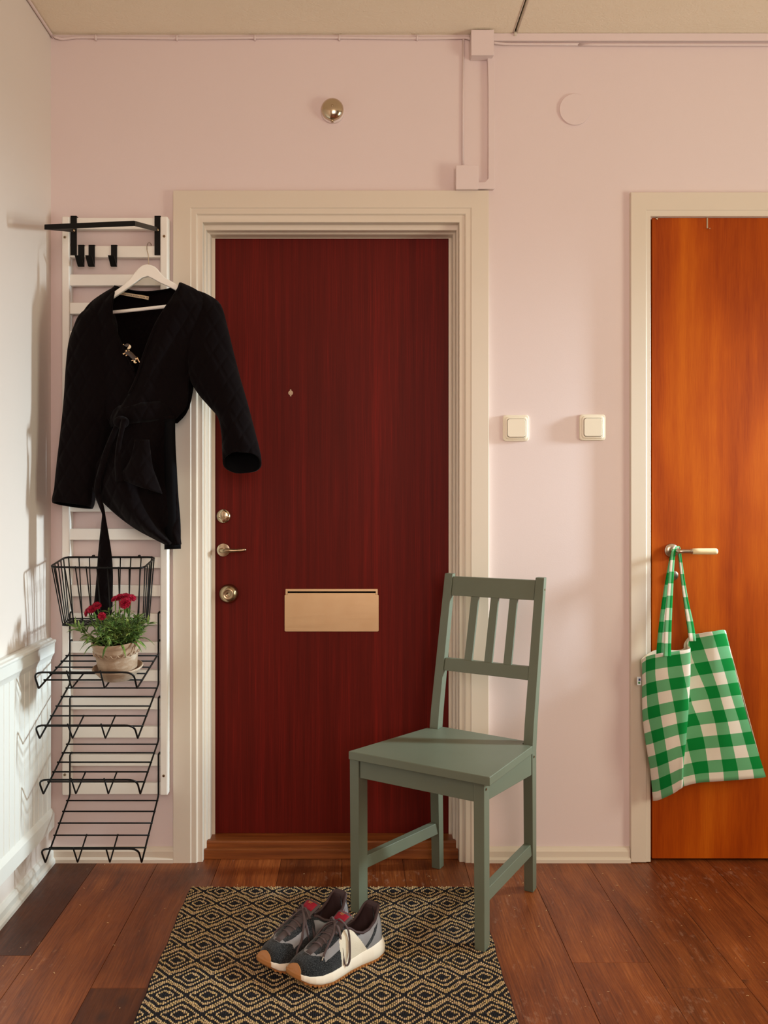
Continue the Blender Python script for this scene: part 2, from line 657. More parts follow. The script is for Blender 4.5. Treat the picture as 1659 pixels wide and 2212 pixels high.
# ---- entrance door
d = empty('door_1', ((-.456 + .306) / 2, .10, .05))
tag(d, kind='structure')
DY = .104
MB().box(-.458, .309, DY, DY + .04, .047, 1.951).build('door_leaf', M['mahogany'], d, bevel=.001)
def px2(px, py, y=DY): return at(px, py, y)
# peephole
c0 = px2(628, 849)
m = MB().lathe([(.0075, -.003), (.0075, 0), (0.0, 0)][::-1], c0, 'y', 20)
m.lathe([(0, -.0045), (.0045, -.0045), (.0050, -.003)], c0, 'y', 16)
m.obox(c0 + Vector((0, -.0015, .009)), (.002, 0, 0), (0, .0015, 0), (0, 0, .002))
m.obox(c0 + Vector((0, -.0015, -.009)), (.002, 0, 0), (0, .0015, 0), (0, 0, .002))
m.build('peephole', M['brass'], d, smooth=False, autos=40)
# upper lock rosette
c0 = px2(483, 1115)
m = MB().lathe([(.0225, 0), (.0225, -.004), (.021, -.0065), (.012, -.0085), (0, -.009)], c0, 'y', 40)
lr = m.build('lock_rosette', M['brass'], d, autos=50)
m = MB()
for dx in (-.0135, .0135):
    m.lathe([(.0035, -.0065), (.0035, -.0092), (.002, -.0096), (0, -.0096)], c0 + Vector((dx, 0, -.002)), 'y', 14)
m.obox(c0 + Vector((.002, -.011, -.006)), (.008, 0, -.001), (0, .004, 0), (.0005, 0, .0035))
m.build('thumb_turn', M['bronze'], lr, autos=40)
# lever handle
c0 = px2(483, 1188)
m = MB().lathe([(.0218, 0), (.0218, -.004), (.0205, -.006), (.012, -.007), (0, -.007)], c0, 'y', 40)
hr = m.build('handle_rosette', M['brass'], d, autos=50)
m = MB()
pts = smooth_pts([(c0.x - .004, DY - .004, c0.z), (c0.x - .004, DY - .035, c0.z), (c0.x + .002, DY - .05, c0.z),
                  (c0.x + .018, DY - .054, c0.z + .001), (c0.x + .045, DY - .053, c0.z + .001), (c0.x + .078, DY - .05, c0.z + .0035)], 5)
m.tube(pts, [.0072] * (len(pts) - 8) + [.0066, .006, .0058, .0055, .0055, .0052, .005, .0035], 14)
m.build('lever', M['bronze'], hr, smooth=True)
# round pull knob
c0 = px2(495, 1282)
m = MB().lathe([(.030, 0), (.0310, -.003), (.0312, -.008), (.0302, -.014), (.0275, -.020), (.0235, -.0250), (.018, -.0282), (.0145, -.0292), (.0135, -.0286), (.008, -.0288), (.0035, -.0288), (.003, -.0280), (0, -.0280)], c0, 'y', 48)
m.build('knob', M['bronze'], d, autos=60)
# mail slot plate
a, b = px2(615, 1272), px2(818, 1364)
z1, z2 = b.z, a.z
m = MB()
hz = z2 - .0185
hm = z2 - .0132
m.prism([(a.x, z1 + .003), (a.x + .003, z1), (b.x - .003, z1), (b.x, z1 + .003), (b.x, hz - .002), (b.x - .002, hz), (b.x - .0095, hz), (b.x - .0095, hm), (a.x + .0095, hm), (a.x + .0095, hz), (a.x + .002, hz), (a.x, hz - .002)], DY - .005, DY)
fl_ = m.build('mail_slot', M['plate'], d, bevel=.0008)
m = MB()
m.box(a.x + .003, b.x - .003, DY - .003, DY, hz - .002, z2)
m.box(a.x + .003, b.x - .003, DY - .0058, DY - .003, z2 - .0075, z2)
m.box(a.x + .003, a.x + .0095, DY - .0058, DY - .003, hz, z2 - .007)
m.box(b.x - .0095, b.x - .003, DY - .0058, DY - .003, hz, z2 - .007)
m.build('slot_hood', M['plate'], fl_, bevel=.0006)
MB().box(a.x + .0097, b.x - .0097, DY - .0036, DY - .0028, hm + .0002, z2 - .0077).build('slot_shade', M['gap_shade'], fl_)  # near-black strip painted as the shade in the slot

# ---- threshold
m = MB()
m.box(-.505, .355, .030, .155, 0, .047)
m.box(-.4705, .3195, .012, .031, 0, .030)
m.tube([(-.470, .036, .044), (.323, .036, .044)], .006, 10)
struct('trim_8', m, M['sill'], bevel=.002)

# ---- second door
d = empty('door_2', (1.32, 0, .01))
tag(d, kind='structure')
MB().box(.9140, 1.722, -.004, .036, .0085, 1.9830).build('door_leaf', M['orange'], d, bevel=.0012)
MB().box(.897, 1.743, .031, .158, .001, 1.998).build('door_edge_shade', M['gap_shade'], d)  # black block standing in for the shade round the leaf
c0 = at(1450, 1189, -.004)
m = MB().lathe([(.0215, 0), (.0215, -.004), (.0195, -.0065), (.010, -.0085), (0, -.009)], c0, 'y', 40)
hr = m.build('handle_rosette', M['steel'], d, autos=50)
m = MB()
pts = smooth_pts([(c0.x + .002, -.006, c0.z), (c0.x + .002, -.030, c0.z), (c0.x + .004, -.046, c0.z), (c0.x + .014, -.053, c0.z),
                  (c0.x + .048, -.053, c0.z)], 5)
m.tube(pts, .0068, 14)
m.lathe([(.0085, -.002), (.0085, .002)], (c0.x + .044, -.053, c0.z), 'x', 16)
lv = m.build('lever', M['steel'], hr, smooth=False, autos=50)
m = MB().lathe([(.0070, -.0005), (.0090, .0015), (.0095, .02), (.0098, .068), (.0093, .0735), (.007, .0765), (0, .077)], (c0.x + .046, -.053, c0.z), 'x', 24)
m.build('grip', M['ivory'], lv, autos=50)
c0 = at(1454, 1243, -.004)
m = MB().lathe([(.0155, 0), (.0155, -.003), (.013, -.0055), (0, -.006)], c0, 'y', 32)
m.build('lock_rosette', M['steel'], d, autos=50)
# nail and small metal hook at the top of the leaf
c0 = at(1418, 472.5, -.004)
MB().lathe([(.0035, 0), (.0035, -.003), (.002, -.004), (0, -.0042)], c0, 'y', 14).build('nail', M['bronze'], d, autos=40)
a = at(1528, 468, -.006)
m = MB()
m.box(a.x - .002, a.x + .002, -.0058, -.0043, a.z - .036, a.z - .001)
m.hexa([(a.x - .002, -.006, a.z - .036), (a.x + .002, -.006, a.z - .036), (a.x + .002, -.0045, a.z - .036), (a.x - .002, -.0045, a.z - .036)],
       [(a.x + .001, -.018, a.z - .041), (a.x + .005, -.018, a.z - .041), (a.x + .005, -.017, a.z - .038), (a.x + .001, -.017, a.z - .038)])
m.build('over_door_hook', M['steel'], None)
tag(bpy.data.objects['over_door_hook'], 'small grey metal hook hung over the top edge of the orange door', 'hook')

# ---- baseboards
def skirting(name, pts, mat):
    """pts: two ends on the wall line, profile drawn inwards"""
    (x0, y0), (x1, y1), (nx, ny) = pts
    pr = [(0, 0), (.020, 0), (.020, .010), (.017, .014), (.0125, .016), (.0125, .033), (.009, .038), (.006, .043), (0, .045)]
    m = MB()
    m.loft([[(x0 + nx * d_, y0 + ny * d_, z_) for d_, z_ in pr], [(x1 + nx * d_, y1 + ny * d_, z_) for d_, z_ in pr]])
    return struct(name, m, mat, autos=30)
skirting('baseboard_back', [(WL + .01, 0), (OL, 0), (0, -1)], M['cream'])
skirting('baseboard_right_of_door', [(OR, 0), (O2L - .001, 0), (0, -1)], M['cream'])
bpy.data.objects['baseboard_right_of_door'].name = 'baseboard_middle'
skirting('baseboard_left', [(WL, ROOM_B), (WL, -.001), (1, 0)], M['panel_white'])

# ---- ceiling-edge cable, trunking and junction boxes, all painted over in pink
zc = ROOM_T - .009
m = MB()
pts = [(WL + .006, ROOM_B, ROOM_T - .006), (WL + .006, -.05, ROOM_T - .006), (WL + .010, -.016, ROOM_T - .010), (WL + .035, -.006, ROOM_T - .016)]
xx = WL + .08
while xx < .345:
    pts.append((xx, -.005, ROOM_T - .012 - .0015 * math.sin(xx * 9)))
    xx += .06
pts.append((.352, -.010, ROOM_T - .018))
m.tube(smooth_pts(pts, 2), .0042, 8)
for xx in (-.80, -.55, -.31, -.05, .19):
    m.box(xx - .003, xx + .003, -.010, 0, ROOM_T - .020, ROOM_T - .004)
o = m.build('painted_cable', M['pink'], None, smooth=True)
tag(o, 'thin pink-painted cable clipped along the ceiling edge, left of the upper junction box', 'cable')
m = MB()
a, b = at(1001, 84, -.004), at(1000, 360, -.004)
m.tube([a, b], .0035, 8)
o = m.build('painted_cable', M['pink'], None, smooth=True)
tag(o, 'thin pink-painted cable dropping down the wall to the lower junction box', 'cable')
m = MB()
pts = [at(1066, 92, -.012), at(1085, 94.5, -.009), at(1110, 95.5, -.007), at(1250, 96, -.007), at(1280, 96.5, -.007), at(1659, 97, -.007), at(2150, 97, -.007)]
m.tube(smooth_pts(pts, 3), .0038, 8)
o = m.build('painted_cable', M['pink'], None, smooth=True)
tag(o, 'thin pink-painted cable under the trunking, right of the upper junction box', 'cable')
m = MB()
a = at(1066, 88, -.012)
m.box(.416, ROOM_R - .001, -.012, 0, a.z, ROOM_T - .001)
o = m.build('trunking', M['pink'], None, bevel=.001)
tag(o, 'flat pink-painted trunking along the ceiling edge above the right door', 'trunking')
m = MB()
xa, xb = at(1053, 0, -.016).x, at(1068, 0, -.016).x
zt_, zb_ = at(0, 112, -.016).z, at(0, 408, -.016).z
m.prism([(xa, zt_), (xb, zt_), (xb + .002, zt_ - .2), (xb + .002, zb_ + .004), (xb - .002, zb_), (.362, zb_), (.362, zb_ + .021), (xa - .008, zb_ + .021), (xa + .003, zb_ + .032), (xa + .003, zt_ - .1)], -.016, 0)
o = m.build('trunking', M['pink'], None, bevel=.0012)
tag(o, 'vertical pink-painted trunking with an elbow between the two junction boxes', 'trunking')
def jbox(a, b, y, lab):
    p_, q_ = at(a[0], a[1], y), at(b[0], b[1], y)
    t = empty('junction_box', ((p_.x + q_.x) / 2, 0, q_.z), lab, 'junction box', 'junction boxes beside the entrance door')
    MB().box(p_.x + .001, q_.x - .001, y + .010, 0, q_.z + .001, p_.z - .001).build('box_body', M['pink'], t, bevel=.002)
    MB().box(p_.x, q_.x, y, y + .009, q_.z, p_.z).build('box_lid', M['pink'], t, bevel=.0015)
jbox((1018, 64), (1067, 119), -.040, 'square pink-painted junction box touching the ceiling')
jbox((985, 356.5), (1034, 408.5), -.036, 'square pink-painted junction box resting on the corner of the entrance door casing')

# ---- round blanking plate, doorbell
c0 = at(1242.5, 236, -.006)
m = MB().lathe([(.0485, 0), (.0485, -.0055), (.0475, -.007), (0, -.0075)], (c0.x, 0, c0.z), 'y', 64)
o = m.build('blanking_plate', M['pink'], None, autos=40)
tag(o, 'round pink-painted blank cover on the wall above the light switches', 'cover plate')
c0 = at(718, 237, -.012)
t = empty('doorbell', (c0.x, 0, c0.z), 'round polished brass doorbell on the wall above the entrance door', 'doorbell')
m = MB().lathe([(.0355, 0), (.0355, -.010), (.033, -.012), (0, -.012)], (c0.x + .001, 0, c0.z - .004), 'y', 48)
m.build('mount', M['pink'], t, autos=40)
m = MB()
pr = [(.0345, -.012)] + [(.0345 * math.cos(a_), -.014 - .019 * math.sin(a_)) for a_ in [R(6 * i) for i in range(0, 15)]] + [(0, -.033)]
m.lathe(pr, Vector((c0.x, 0, c0.z)) , 'y', 56)
m.build('dome', M['brass'], t, autos=60)
m = MB().lathe([(.0036, -.030), (.0036, -.0345), (.002, -.0355), (0, -.0356)], (c0.x, 0, c0.z + .0035), 'y', 16)
m.build('screw', M['bronze'], t, autos=40)
m = MB().lathe([(.0055, -.010), (.0055, -.018), (.003, -.020), (0, -.020)], (c0.x, 0, c0.z - .0345), 'y', 16)
m.build('clapper', M['bronze'], t, autos=40)


# ---- light switches
def rsq(cx, cz, hw, r, y, n=6):
    pts = []
    for k, (sx, sz) in enumerate(((1, 1), (-1, 1), (-1, -1), (1, -1))):
        for i in range(n + 1):
            a_ = R(90 * k + 90 * i / n)
            pts.append((cx + sx * (hw - r) + r * math.cos(a_), y, cz + sz * (hw - r) + r * math.sin(a_)))
    return pts
def switch(px, py, lab):
    c0 = at(px, py, -.012)
    t = empty('light_switch', (c0.x, 0, c0.z), lab, 'light switch', 'light switches between the doors')
    m = MB()
    m.loft([rsq(c0.x, c0.z, .0400, .009, 0), rsq(c0.x, c0.z, .0400, .009, -.006), rsq(c0.x, c0.z, .0388, .009, -.0078),
            rsq(c0.x, c0.z, .0345, .009, -.0088), rsq(c0.x, c0.z, .0325, .009, -.0112), rsq(c0.x, c0.z, .0295, .0085, -.0118)])
    m.build('frame', M['switch'], t, autos=22)
    m = MB()
    m.loft([rsq(c0.x, c0.z, .0288, .008, -.0116), rsq(c0.x, c0.z, .0288, .008, -.0120)])
    m.build('rocker_shade', M['gap_shade'], t)  # thin black plate painted as the shade round the rocker
    m = MB()
    m.loft([rsq(c0.x, c0.z, .0278, .0075, -.0112), rsq(c0.x, c0.z, .0278, .0075, -.0138), rsq(c0.x, c0.z, .0268, .007, -.0150)])
    m.build('rocker', M['switch'], t, autos=30)
switch(1115.5, 924.5, 'ivory square light switch beside the entrance door casing')
switch(1281, 923, 'ivory square light switch nearer the orange door')

# ---- board panel against the left wall
XF, YE = -.915, -.075
t = empty('wainscot_panel', (-.93, -.7, 0), 'white beadboard panel with a moulded top rail along the left wall', 'wall panel')
ZT, ZB = .697, .128
m = MB()
pr = []
yy, y_end = YE, -1.5
prof_pts = []
while yy > y_end:
    prof_pts += [(yy, 0), (yy - .0315, 0), (yy - .0325, .0022), (yy - .0345, .0028), (yy - .0365, .0022)]
    yy -= .0375
lo = [(XF - d_, y_, ZB + .01) for y_, d_ in prof_pts]
hi = [(XF - d_, y_, ZT - .02) for y_, d_ in prof_pts]
m.grid([lo, hi])
m.hexa([(WL + .002, YE, ZB + .01), (XF, YE, ZB + .01), (XF, YE + .0001, ZB + .01), (WL + .002, YE + .0001, ZB + .01)],
       [(WL + .002, YE, ZT - .02), (XF, YE, ZT - .02), (XF, YE + .0001, ZT - .02), (WL + .002, YE + .0001, ZT - .02)])
m.box(WL + .001, XF - .004, y_end, YE, ZB + .01, ZT - .02)
m.build('beadboard', M['panel_white'], t, autos=30)
prt = [(WL + .001, ZT - .062), (XF + .001, ZT - .062), (XF + .004, ZT - .052), (XF + .010, ZT - .043), (XF + .011, ZT - .012), (XF + .014, ZT - .010),
       (XF + .015, ZT - .006), (XF + .013, ZT - .002), (XF + .004, ZT - .001), (XF - .001, ZT + .003), (XF - .006, ZT + .003), (XF - .010, ZT), (WL + .001, ZT)]
m = MB().loft([[(x_, YE + .002, z_) for x_, z_ in prt], [(x_, y_end, z_) for x_, z_ in prt]])
m.build('top_rail', M['panel_white'], t, autos=25)
prt = [(WL + .001, ZB), (XF + .006, ZB), (XF + .010, ZB + .004), (XF + .010, ZB + .045), (XF + .006, ZB + .053), (XF, ZB + .060), (WL + .001, ZB + .060)]
m = MB().loft([[(x_, YE + .001, z_) for x_, z_ in prt], [(x_, y_end, z_) for x_, z_ in prt]])
m.build('bottom_rail', M['panel_white'], t, autos=25)

# frames out of view: right-hand daylight window, and one added round the rear fill
def win(name, pts):
    m = MB()
    for a_ in pts: m.box(*a_)
    struct(name, m, M['cream'], bevel=.003)
win('window_1', [(ROOM_R - .02, ROOM_R + .08, WY0 - .06, WY0, WZ0 - .06, WZ1 + .06), (ROOM_R - .02, ROOM_R + .08, WY1 - .02, WY1 + .03, WZ0 - .06, WZ1 + .06),
                 (ROOM_R - .02, ROOM_R + .08, WY0, WY1, WZ1, WZ1 + .06), (ROOM_R - .02, ROOM_R + .08, WY0, WY1, WZ0 - .06, WZ0)])
win('rear_fill_frame', [(-.16, -.1, ROOM_B - .08, ROOM_B + .02, .74, 2.36), (1.9, 1.96, ROOM_B - .08, ROOM_B + .02, .74, 2.36),
                 (-.1, 1.9, ROOM_B - .08, ROOM_B + .02, 2.3, 2.36), (-.1, 1.9, ROOM_B - .08, ROOM_B + .02, .74, .8)])
# ================================================================== WHITE LADDER RACK
FY = -.045
A_, B_ = at(133.5, 467, FY), at(366, 1718.5, FY)
LX0, LX1, LZ1, LZ0 = A_.x, at(362, 0, FY).x, A_.z, at(0, 1718.5, FY).z
rack = empty('ladder_rack', ((LX0 + LX1) / 2, 0, LZ0), 'tall white-painted slatted ladder rack screwed to the pink wall', 'wall rack')
SW = .0228
for x0, x1 in ((LX0, LX0 + SW), (LX1 - SW, LX1)):
    MB().box(x0, x1, FY, -.001, LZ0, LZ1).build('stile', M['white_wood'], rack, bevel=.004, bseg=3)
rz = []
for k in range(21):
    ztop = at(0, 470.5 + 61.05 * k, FY + .008).z
    rz.append(ztop)
    MB().box(LX0 + SW - .001, LX1 - SW + .001, FY + .007, FY + .024, ztop - .0345, ztop).build('slat', M['white_wood'], rack, bevel=.002)
for px, py in ((140, 512.5), (354.5, 510.5), (140, 1673.5), (353.5, 1676)):
    c0 = at(px, py, FY)
    m = MB().lathe([(.0042, .001), (.0042, -.0012), (.0036, -.0020), (0, -.0020)], (c0.x, FY, c0.z), 'y', 16)
    sc = m.build('screw', M['bronze'], rack, autos=40)
    MB().lathe([(.0017, -.0019), (.0017, -.0023), (0, -.0023)], (c0.x, FY, c0.z), 'y', 6).build('recess_shade', M['gap_shade'], sc)  # black disc on the head, painted as the shade of the socket

SLY = FY + .007        # front face of the slats
# ---- black folding hat shelf hung over the top slats
t = empty('hat_shelf', (-.71, -.05, 1.93), 'black flat-bar folding hat shelf hooked over the top of the white ladder rack', 'hat shelf')
zt = rz[0] + .002
BYF = SLY - .004
for xa, xb, nm in ((152, 165.5, 'bracket'), (333.5, 347, 'bracket')):
    a, b = at(xa, 0, BYF).x, at(xb, 0, BYF).x
    zb = at(0, 551, BYF).z
    m = MB()
    m.box(a, b, BYF, SLY - .0002, zb, zt + .003)
    m.box(a, b, BYF, SLY + .020, zt, zt + .003)
    m.build('bracket', M['black_metal'], t, bevel=.0008)
ax_l, ax_r = at(159, 0, BYF).x, at(340, 0, BYF).x
ya, yf = -.052, -.352
zb_, zf_ = 1.934, 1.870
def shelf_pt(x, y): return Vector((x, y, zb_ + (zf_ - zb_) * (y - ya) / (yf - ya)))
frx = (290 - 768) * (yf - CAM_Y) / F_PX
flx = (97.5 - 768) * (yf - CAM_Y) / F_PX
zr = CAM_Z + (1072 - 482.5) * (yf - CAM_Y) / F_PX
zl = CAM_Z + (1072 - 490.5) * (yf - CAM_Y) / F_PX
m = MB()
T, H = .0022, .0068
def flat(p, q, thick_dir):
    p, q = Vector(p), Vector(q)
    th = Vector(thick_dir) * T
    m.hexa([p - th - Vector((0, 0, H)), p + th - Vector((0, 0, H)), q + th - Vector((0, 0, H)), q - th - Vector((0, 0, H))],
           [p - th + Vector((0, 0, H)), p + th + Vector((0, 0, H)), q + th + Vector((0, 0, H)), q - th + Vector((0, 0, H))])
flat((frx, yf, zr), (flx, yf, zl), (0, 1, 0))
flat((ax_r, ya, 1.934), (frx, yf, zr), (1, 0, 0))
flat((ax_l, ya, 1.932), (flx, yf, zl), (1, 0, 0))
m.build('shelf_bar', M['black_metal'], t, bevel=.0006)
for x_, z_ in ((ax_r, 1.934), (ax_l, 1.932)):
    MB().lathe([(.0055, -.002), (.0055, -.0035), (.003, -.0065), (0, -.007)], (x_, BYF + .001, z_), 'y', 16).build('rivet', M['bronze'], t, autos=50)

# ---- three black slip-over hooks
zk = rz[1]
def hook(px0, px1, lab):
    a, b = at(px0, 0, BYF).x, at(px1, 0, BYF).x
    zb2 = at(0, 576, BYF).z
    zl2 = at(0, 552, BYF - .03).z
    h = empty('coat_hook', ((a + b) / 2, BYF, zk), lab, 'hook', 'black coat hooks on the second slat')
    m = MB()
    m.box(a, b, BYF, SLY - .0003, zb2, zk + .003)
    m.box(a, b, BYF, SLY + .021, zk + .0006, zk + .003)
    m.build('strap', M['black_metal'], h, bevel=.0007)
    m = MB()
    m.hexa([(a, BYF - .004, zb2), (b, BYF - .004, zb2), (b, SLY - .0003, zb2), (a, SLY - .0003, zb2)],
           [(a - .0005, BYF - .034, zl2), (b, BYF - .034, zl2), (b, BYF - .031, zl2), (a - .0005, BYF - .031, zl2)])
    m.v[-6:-4] = [(b, SLY - .0003, zb2 + .004), (a, SLY - .0003, zb2 + .004)]
    m.build('hook_lip', M['black_metal'], h, bevel=.0006)
hook(168.5, 182, 'leftmost of the three black metal hooks on the white rack')
hook(191, 204.5, 'middle of the three black metal hooks on the white rack')
hook(239.5, 252.5, 'black metal hook standing apart, nearest the coat hanger')

# ---- wire basket
WR = .0022
t = empty('wire_basket', (-.73, -.12, .75), 'black wire basket hooked on the white rack above the plant', 'basket')
ring_t = []
yb, yfr = -.046, -.235
TB = [at(141, 1203.5, yb), at(336, 1203.5, yb)]
TF = [at(310, 1227.5, yfr), at(107, 1225, yfr)]
rim = fillet([TB[0], TB[1], TF[0], TF[1]], .03, 6, closed=True)
MB().tube(rim, .0029, 8, closed=True).build('rim', M['black_metal'], t, smooth=True)
yb2, yf2 = -.052, -.205
BB = [at(151, 1336, yb2), at(324, 1336, yb2)]
BF = [at(306, 1351, yf2), at(134, 1351, yf2)]
m = MB()
bot = fillet([BB[0], BB[1], BF[0], BF[1]], .012, 4, closed=True)
m.tube(bot, WR, 6, closed=True)
NX, NY = 8, 5
def lerp(a, b, k): return a + (b - a) * k
for i in range(NX + 1):
    k = .04 + .92 * i / NX
    tb, tf, bb, bf = lerp(TB[0], TB[1], k), lerp(TF[1], TF[0], k), lerp(BB[0], BB[1], k), lerp(BF[1], BF[0], k)
    m.tube(fillet([tb + Vector((0, -.004, .003)), bb, bf, tf + Vector((0, .003, .003))], .010, 4), WR * .8, 6)
for i in range(NY):
    k = .12 + .76 * i / (NY - 1)
    lt, lb = lerp(TB[0], TF[1], k), lerp(BB[0], BF[1], k)
    rt, rb = lerp(TB[1], TF[0], k), lerp(BB[1], BF[0], k)
    m.tube(fillet([lt + Vector((0, 0, .002)), lb - Vector((0, 0, .003)), rb - Vector((0, 0, .003)), rt + Vector((0, 0, .002))], .010, 4), WR * .8, 6)
m.build('wire_mesh', M['black_metal'], t, smooth=True)
for x_ in (-.80, -.66):
    zc_ = rz[12] + .004
    m = MB()
    m.tube(fillet([(x_, yb, TB[0].z), (x_, SLY - .003, zc_), (x_, SLY + .018, zc_), (x_, SLY + .018, zc_ - .015)], .004, 3), WR, 6)
    m.build('hanging_hook', M['black_metal'], t, smooth=True)

# ---- four wire shelves
XR_, XL_ = -.5993, -.8690
def wire_shelf(slat, bend_py, fb_px, fb_py, lip_py, bend_pxl, lab):
    yb_ = SLY - .0035
    zhook = rz[slat] + .003
    zbend = at(0, bend_py, yb_).z
    dep = abs(XR_) * F_PX / (768 - fb_px)
    yf_ = dep + CAM_Y
    zf = CAM_Z - (fb_py - 1072) * dep / F_PX
    yl = yf_ - .042
    zl_ = CAM_Z - (lip_py - 1072) * (yl - CAM_Y) / F_PX
    t = empty('wire_shelf', ((XL_ + XR_) / 2, yb_, zbend), lab, 'wire shelf', 'black wire shoe shelves on the ladder rack')
    m = MB()
    W = .0027
    def P(x, k): return Vector((x, yb_ + (yf_ - yb_) * k, zbend + (zf - zbend) * k))
    path = [(XR_, SLY + .020, zhook - .016), (XR_, SLY + .020, zhook), (XR_, yb_, zhook), (XR_, yb_, zbend), (XR_, yf_, zf), (XR_, yl, zl_),
            (XL_, yl, zl_), (XL_, yf_, zf), (XL_, yb_, zbend), (XL_, yb_, zhook), (XL_, SLY + .020, zhook), (XL_, SLY + .020, zhook - .016)]
    pts = []
    rr = [0, .005, .005, .008, .004, .026, .026, .004, .008, .005, .005, 0]
    V_ = [Vector(p) for p in path]
    for i, p in enumerate(V_):
        if rr[i] == 0: pts.append(p); continue
        da, db = V_[i - 1] - p, V_[i + 1] - p
        q = min(rr[i], da.length * .45, db.length * .45)
        s_, e_ = p + da.normalized() * q, p + db.normalized() * q
        for k in range(7):
            u_ = k / 6
            pts.append(s_ * (1 - u_) ** 2 + p * 2 * u_ * (1 - u_) + e_ * u_ * u_)
    m.tube(pts, W, 8)
    m.build('frame_wire', M['black_metal'], t, smooth=True)
    for k in (.10, .27, .45, .63, .81):
        p0, p1 = P(XL_ - .004, k), P(XR_ + .004, k)
        dz = Vector((0, 0, .0035))
        MB().tube([p0 + dz, p1 + dz], W * .85, 8).build('cross_wire', M['black_metal'], t, smooth=True)
    for f_ in (.335, .67):
        x_ = XL_ + (XR_ - XL_) * f_
        a, b = P(x_, .60), Vector((x_, yf_, zf))
        c_ = Vector((x_, yl - .001, zl_ + .004))
        MB().tube(fillet([a, b, c_], .004, 4), W * .85, 8).build('brace_wire', M['black_metal'], t, smooth=True)
    return t
wire_shelf(14, 1412, 296, 1487, 1452.5, 149, 'topmost black wire shelf on the white rack, holding the flower pot')
wire_shelf(15, 1478, 297.5, 1595, 1567, 146, 'empty black wire shelf directly under the flower pot shelf')
wire_shelf(17, 1599.5, 303, 1715, 1684.5, 150, 'empty black wire shelf, second from the bottom of the rack')
wire_shelf(19, 1718.5, 306, 1863, 1833.5, 155, 'lowest black wire shelf, hanging below the end of the white rack')
# ================================================================== CHAIR
RZ = .0095     # top of the rug
FRc = Vector((.316, -.5877, 0)); BRc = Vector((.5036, -.230, 0))
BLc = Vector((.2534, -.0675, 0)); FLc = Vector((.0093, -.378, 0))
chair = empty('dining_chair', (.27, -.33, 0), 'sage green painted wooden chair with three back slats, turned towards the left', 'chair')
eF = (FRc - FLc).normalized()                     # along the front edge, left to right
LW, LD = .0275, .039
SEAT_B = .428                                     # underside of the seat board
def leg(name, levels, w, sd, side_in):
    """levels: near-right corner of the leg at several heights; cross-section w (to the left) x depth"""
    rings = []
    for c, dw, dd in levels:
        c = Vector(c)
        a = -eF * dw
        b = side_in * dd
        rings.append([c, c + b, c + a + b, c + a])
    return MB().loft(rings)
sR = Vector((.464, .885, 0))                      # along the right side, front to back
sL = Vector((.618, .786, 0))
topz = SEAT_B
rugF = RZ - .003
l = leg('leg', [(FRc + Vector((0, 0, rugF)), LW, LD), (FRc + Vector((-.001, 0, topz)), LW + .002, LD)], 0, 0, sR)
l.build('leg', M['sage'], chair, bevel=.0015)
l = leg('leg', [(FLc + Vector((0, 0, rugF)), LW, LD), (FLc + Vector((-.001, 0, topz)), LW + .002, LD)], 0, 0, sL)
l.build('leg', M['sage'], chair, bevel=.0015)
# rear legs carry on as the posts of the back
BRs, BLs = Vector((.4787, -.350, .45)), Vector((.2368, -.173, .45))
BRt, BLt = Vector((.531, -.252, .895)), Vector((.288, -.111, .895))
for base, seat, top, sd in ((BRc, BRs, BRt, sR), (BLc, BLs, BLt, sR)):
    mid = seat + (top - seat) * .12
    lv = [(base, LW, .034), (base.lerp(seat, .55) + Vector((0, 0, 0)), LW, .036), (seat - Vector((0, 0, .02)), LW, .038), (mid, LW, .037), (top - (top - seat) * .0, LW - .001, .024)]
    leg('leg', lv, 0, 0, sd).build('leg', M['sage'], chair, bevel=.0015)
# seat board
S1, S2, S3, S4 = Vector((-.0188, -.4036, 0)), Vector((.3224, -.632, 0)), Vector((.4787, -.350, 0)), Vector((.2097, -.170, 0))
S3b = BRs + eF * .0015 - sR * .001; S3b.z = 0
up = Vector((0, 0, 1))
tip = .012
pR = BRs - eF * (LW + .002); pR.z = 0
pLi = BLs + eF * .002; pLi.z = 0
back_in = [S3b, BRs + sR * .002, pR + sR * .002, pR + sR * .034, Vector((BLs.x, BLs.y, 0)) + eF * .002 + sR * .030, pLi, Vector((BLs.x, BLs.y, 0)) - eF * LW + eF * .0, S4]
poly = [S1, S2, Vector((S3b.x, S3b.y, 0)), pR, pR + sR * .036, pLi + sR * .036, pLi, Vector((BLs.x, BLs.y, 0)) - eF * (LW + .006)]
poly = [Vector((p.x, p.y, 0)) for p in poly]
MB().hexa([p + up * SEAT_B for p in poly], [p + up * .45 for p in poly]).build('seat', M['sage'], chair, bevel=.0022)
# aprons
AT, AB = SEAT_B, SEAT_B - .058
def rail(a, b, t_in, z0, z1, name='apron'):
    a, b, t_in = Vector(a), Vector(b), Vector(t_in)
    poly = [a, b, b + t_in, a + t_in]
    return MB().hexa([Vector((p.x, p.y, z0)) for p in poly], [Vector((p.x, p.y, z1)) for p in poly]).build(name, M['sage'], chair, bevel=.0015)
nF = Vector((-eF.y, eF.x, 0))
rail(FLc + eF * .001 + nF * .003, FRc - eF * (LW + .001) + nF * .003, nF * .019, AB, AT)
FRb = FRc + sR * LD
rail(FRb - eF * .002, Vector((BRs.x, BRs.y, 0)) - eF * .002 - sR * .001, -eF * .019, AB, AT)
FLb = FLc + sL * LD
rail(FLb - eF * .002, Vector((BLs.x, BLs.y, 0)) - eF * .002, -eF * .019, AB, AT)
rail(Vector((BLs.x, BLs.y, 0)) + eF * .001 + sR * .01, pR - eF * 0 + sR * .01, nF * .019, AB, AT)
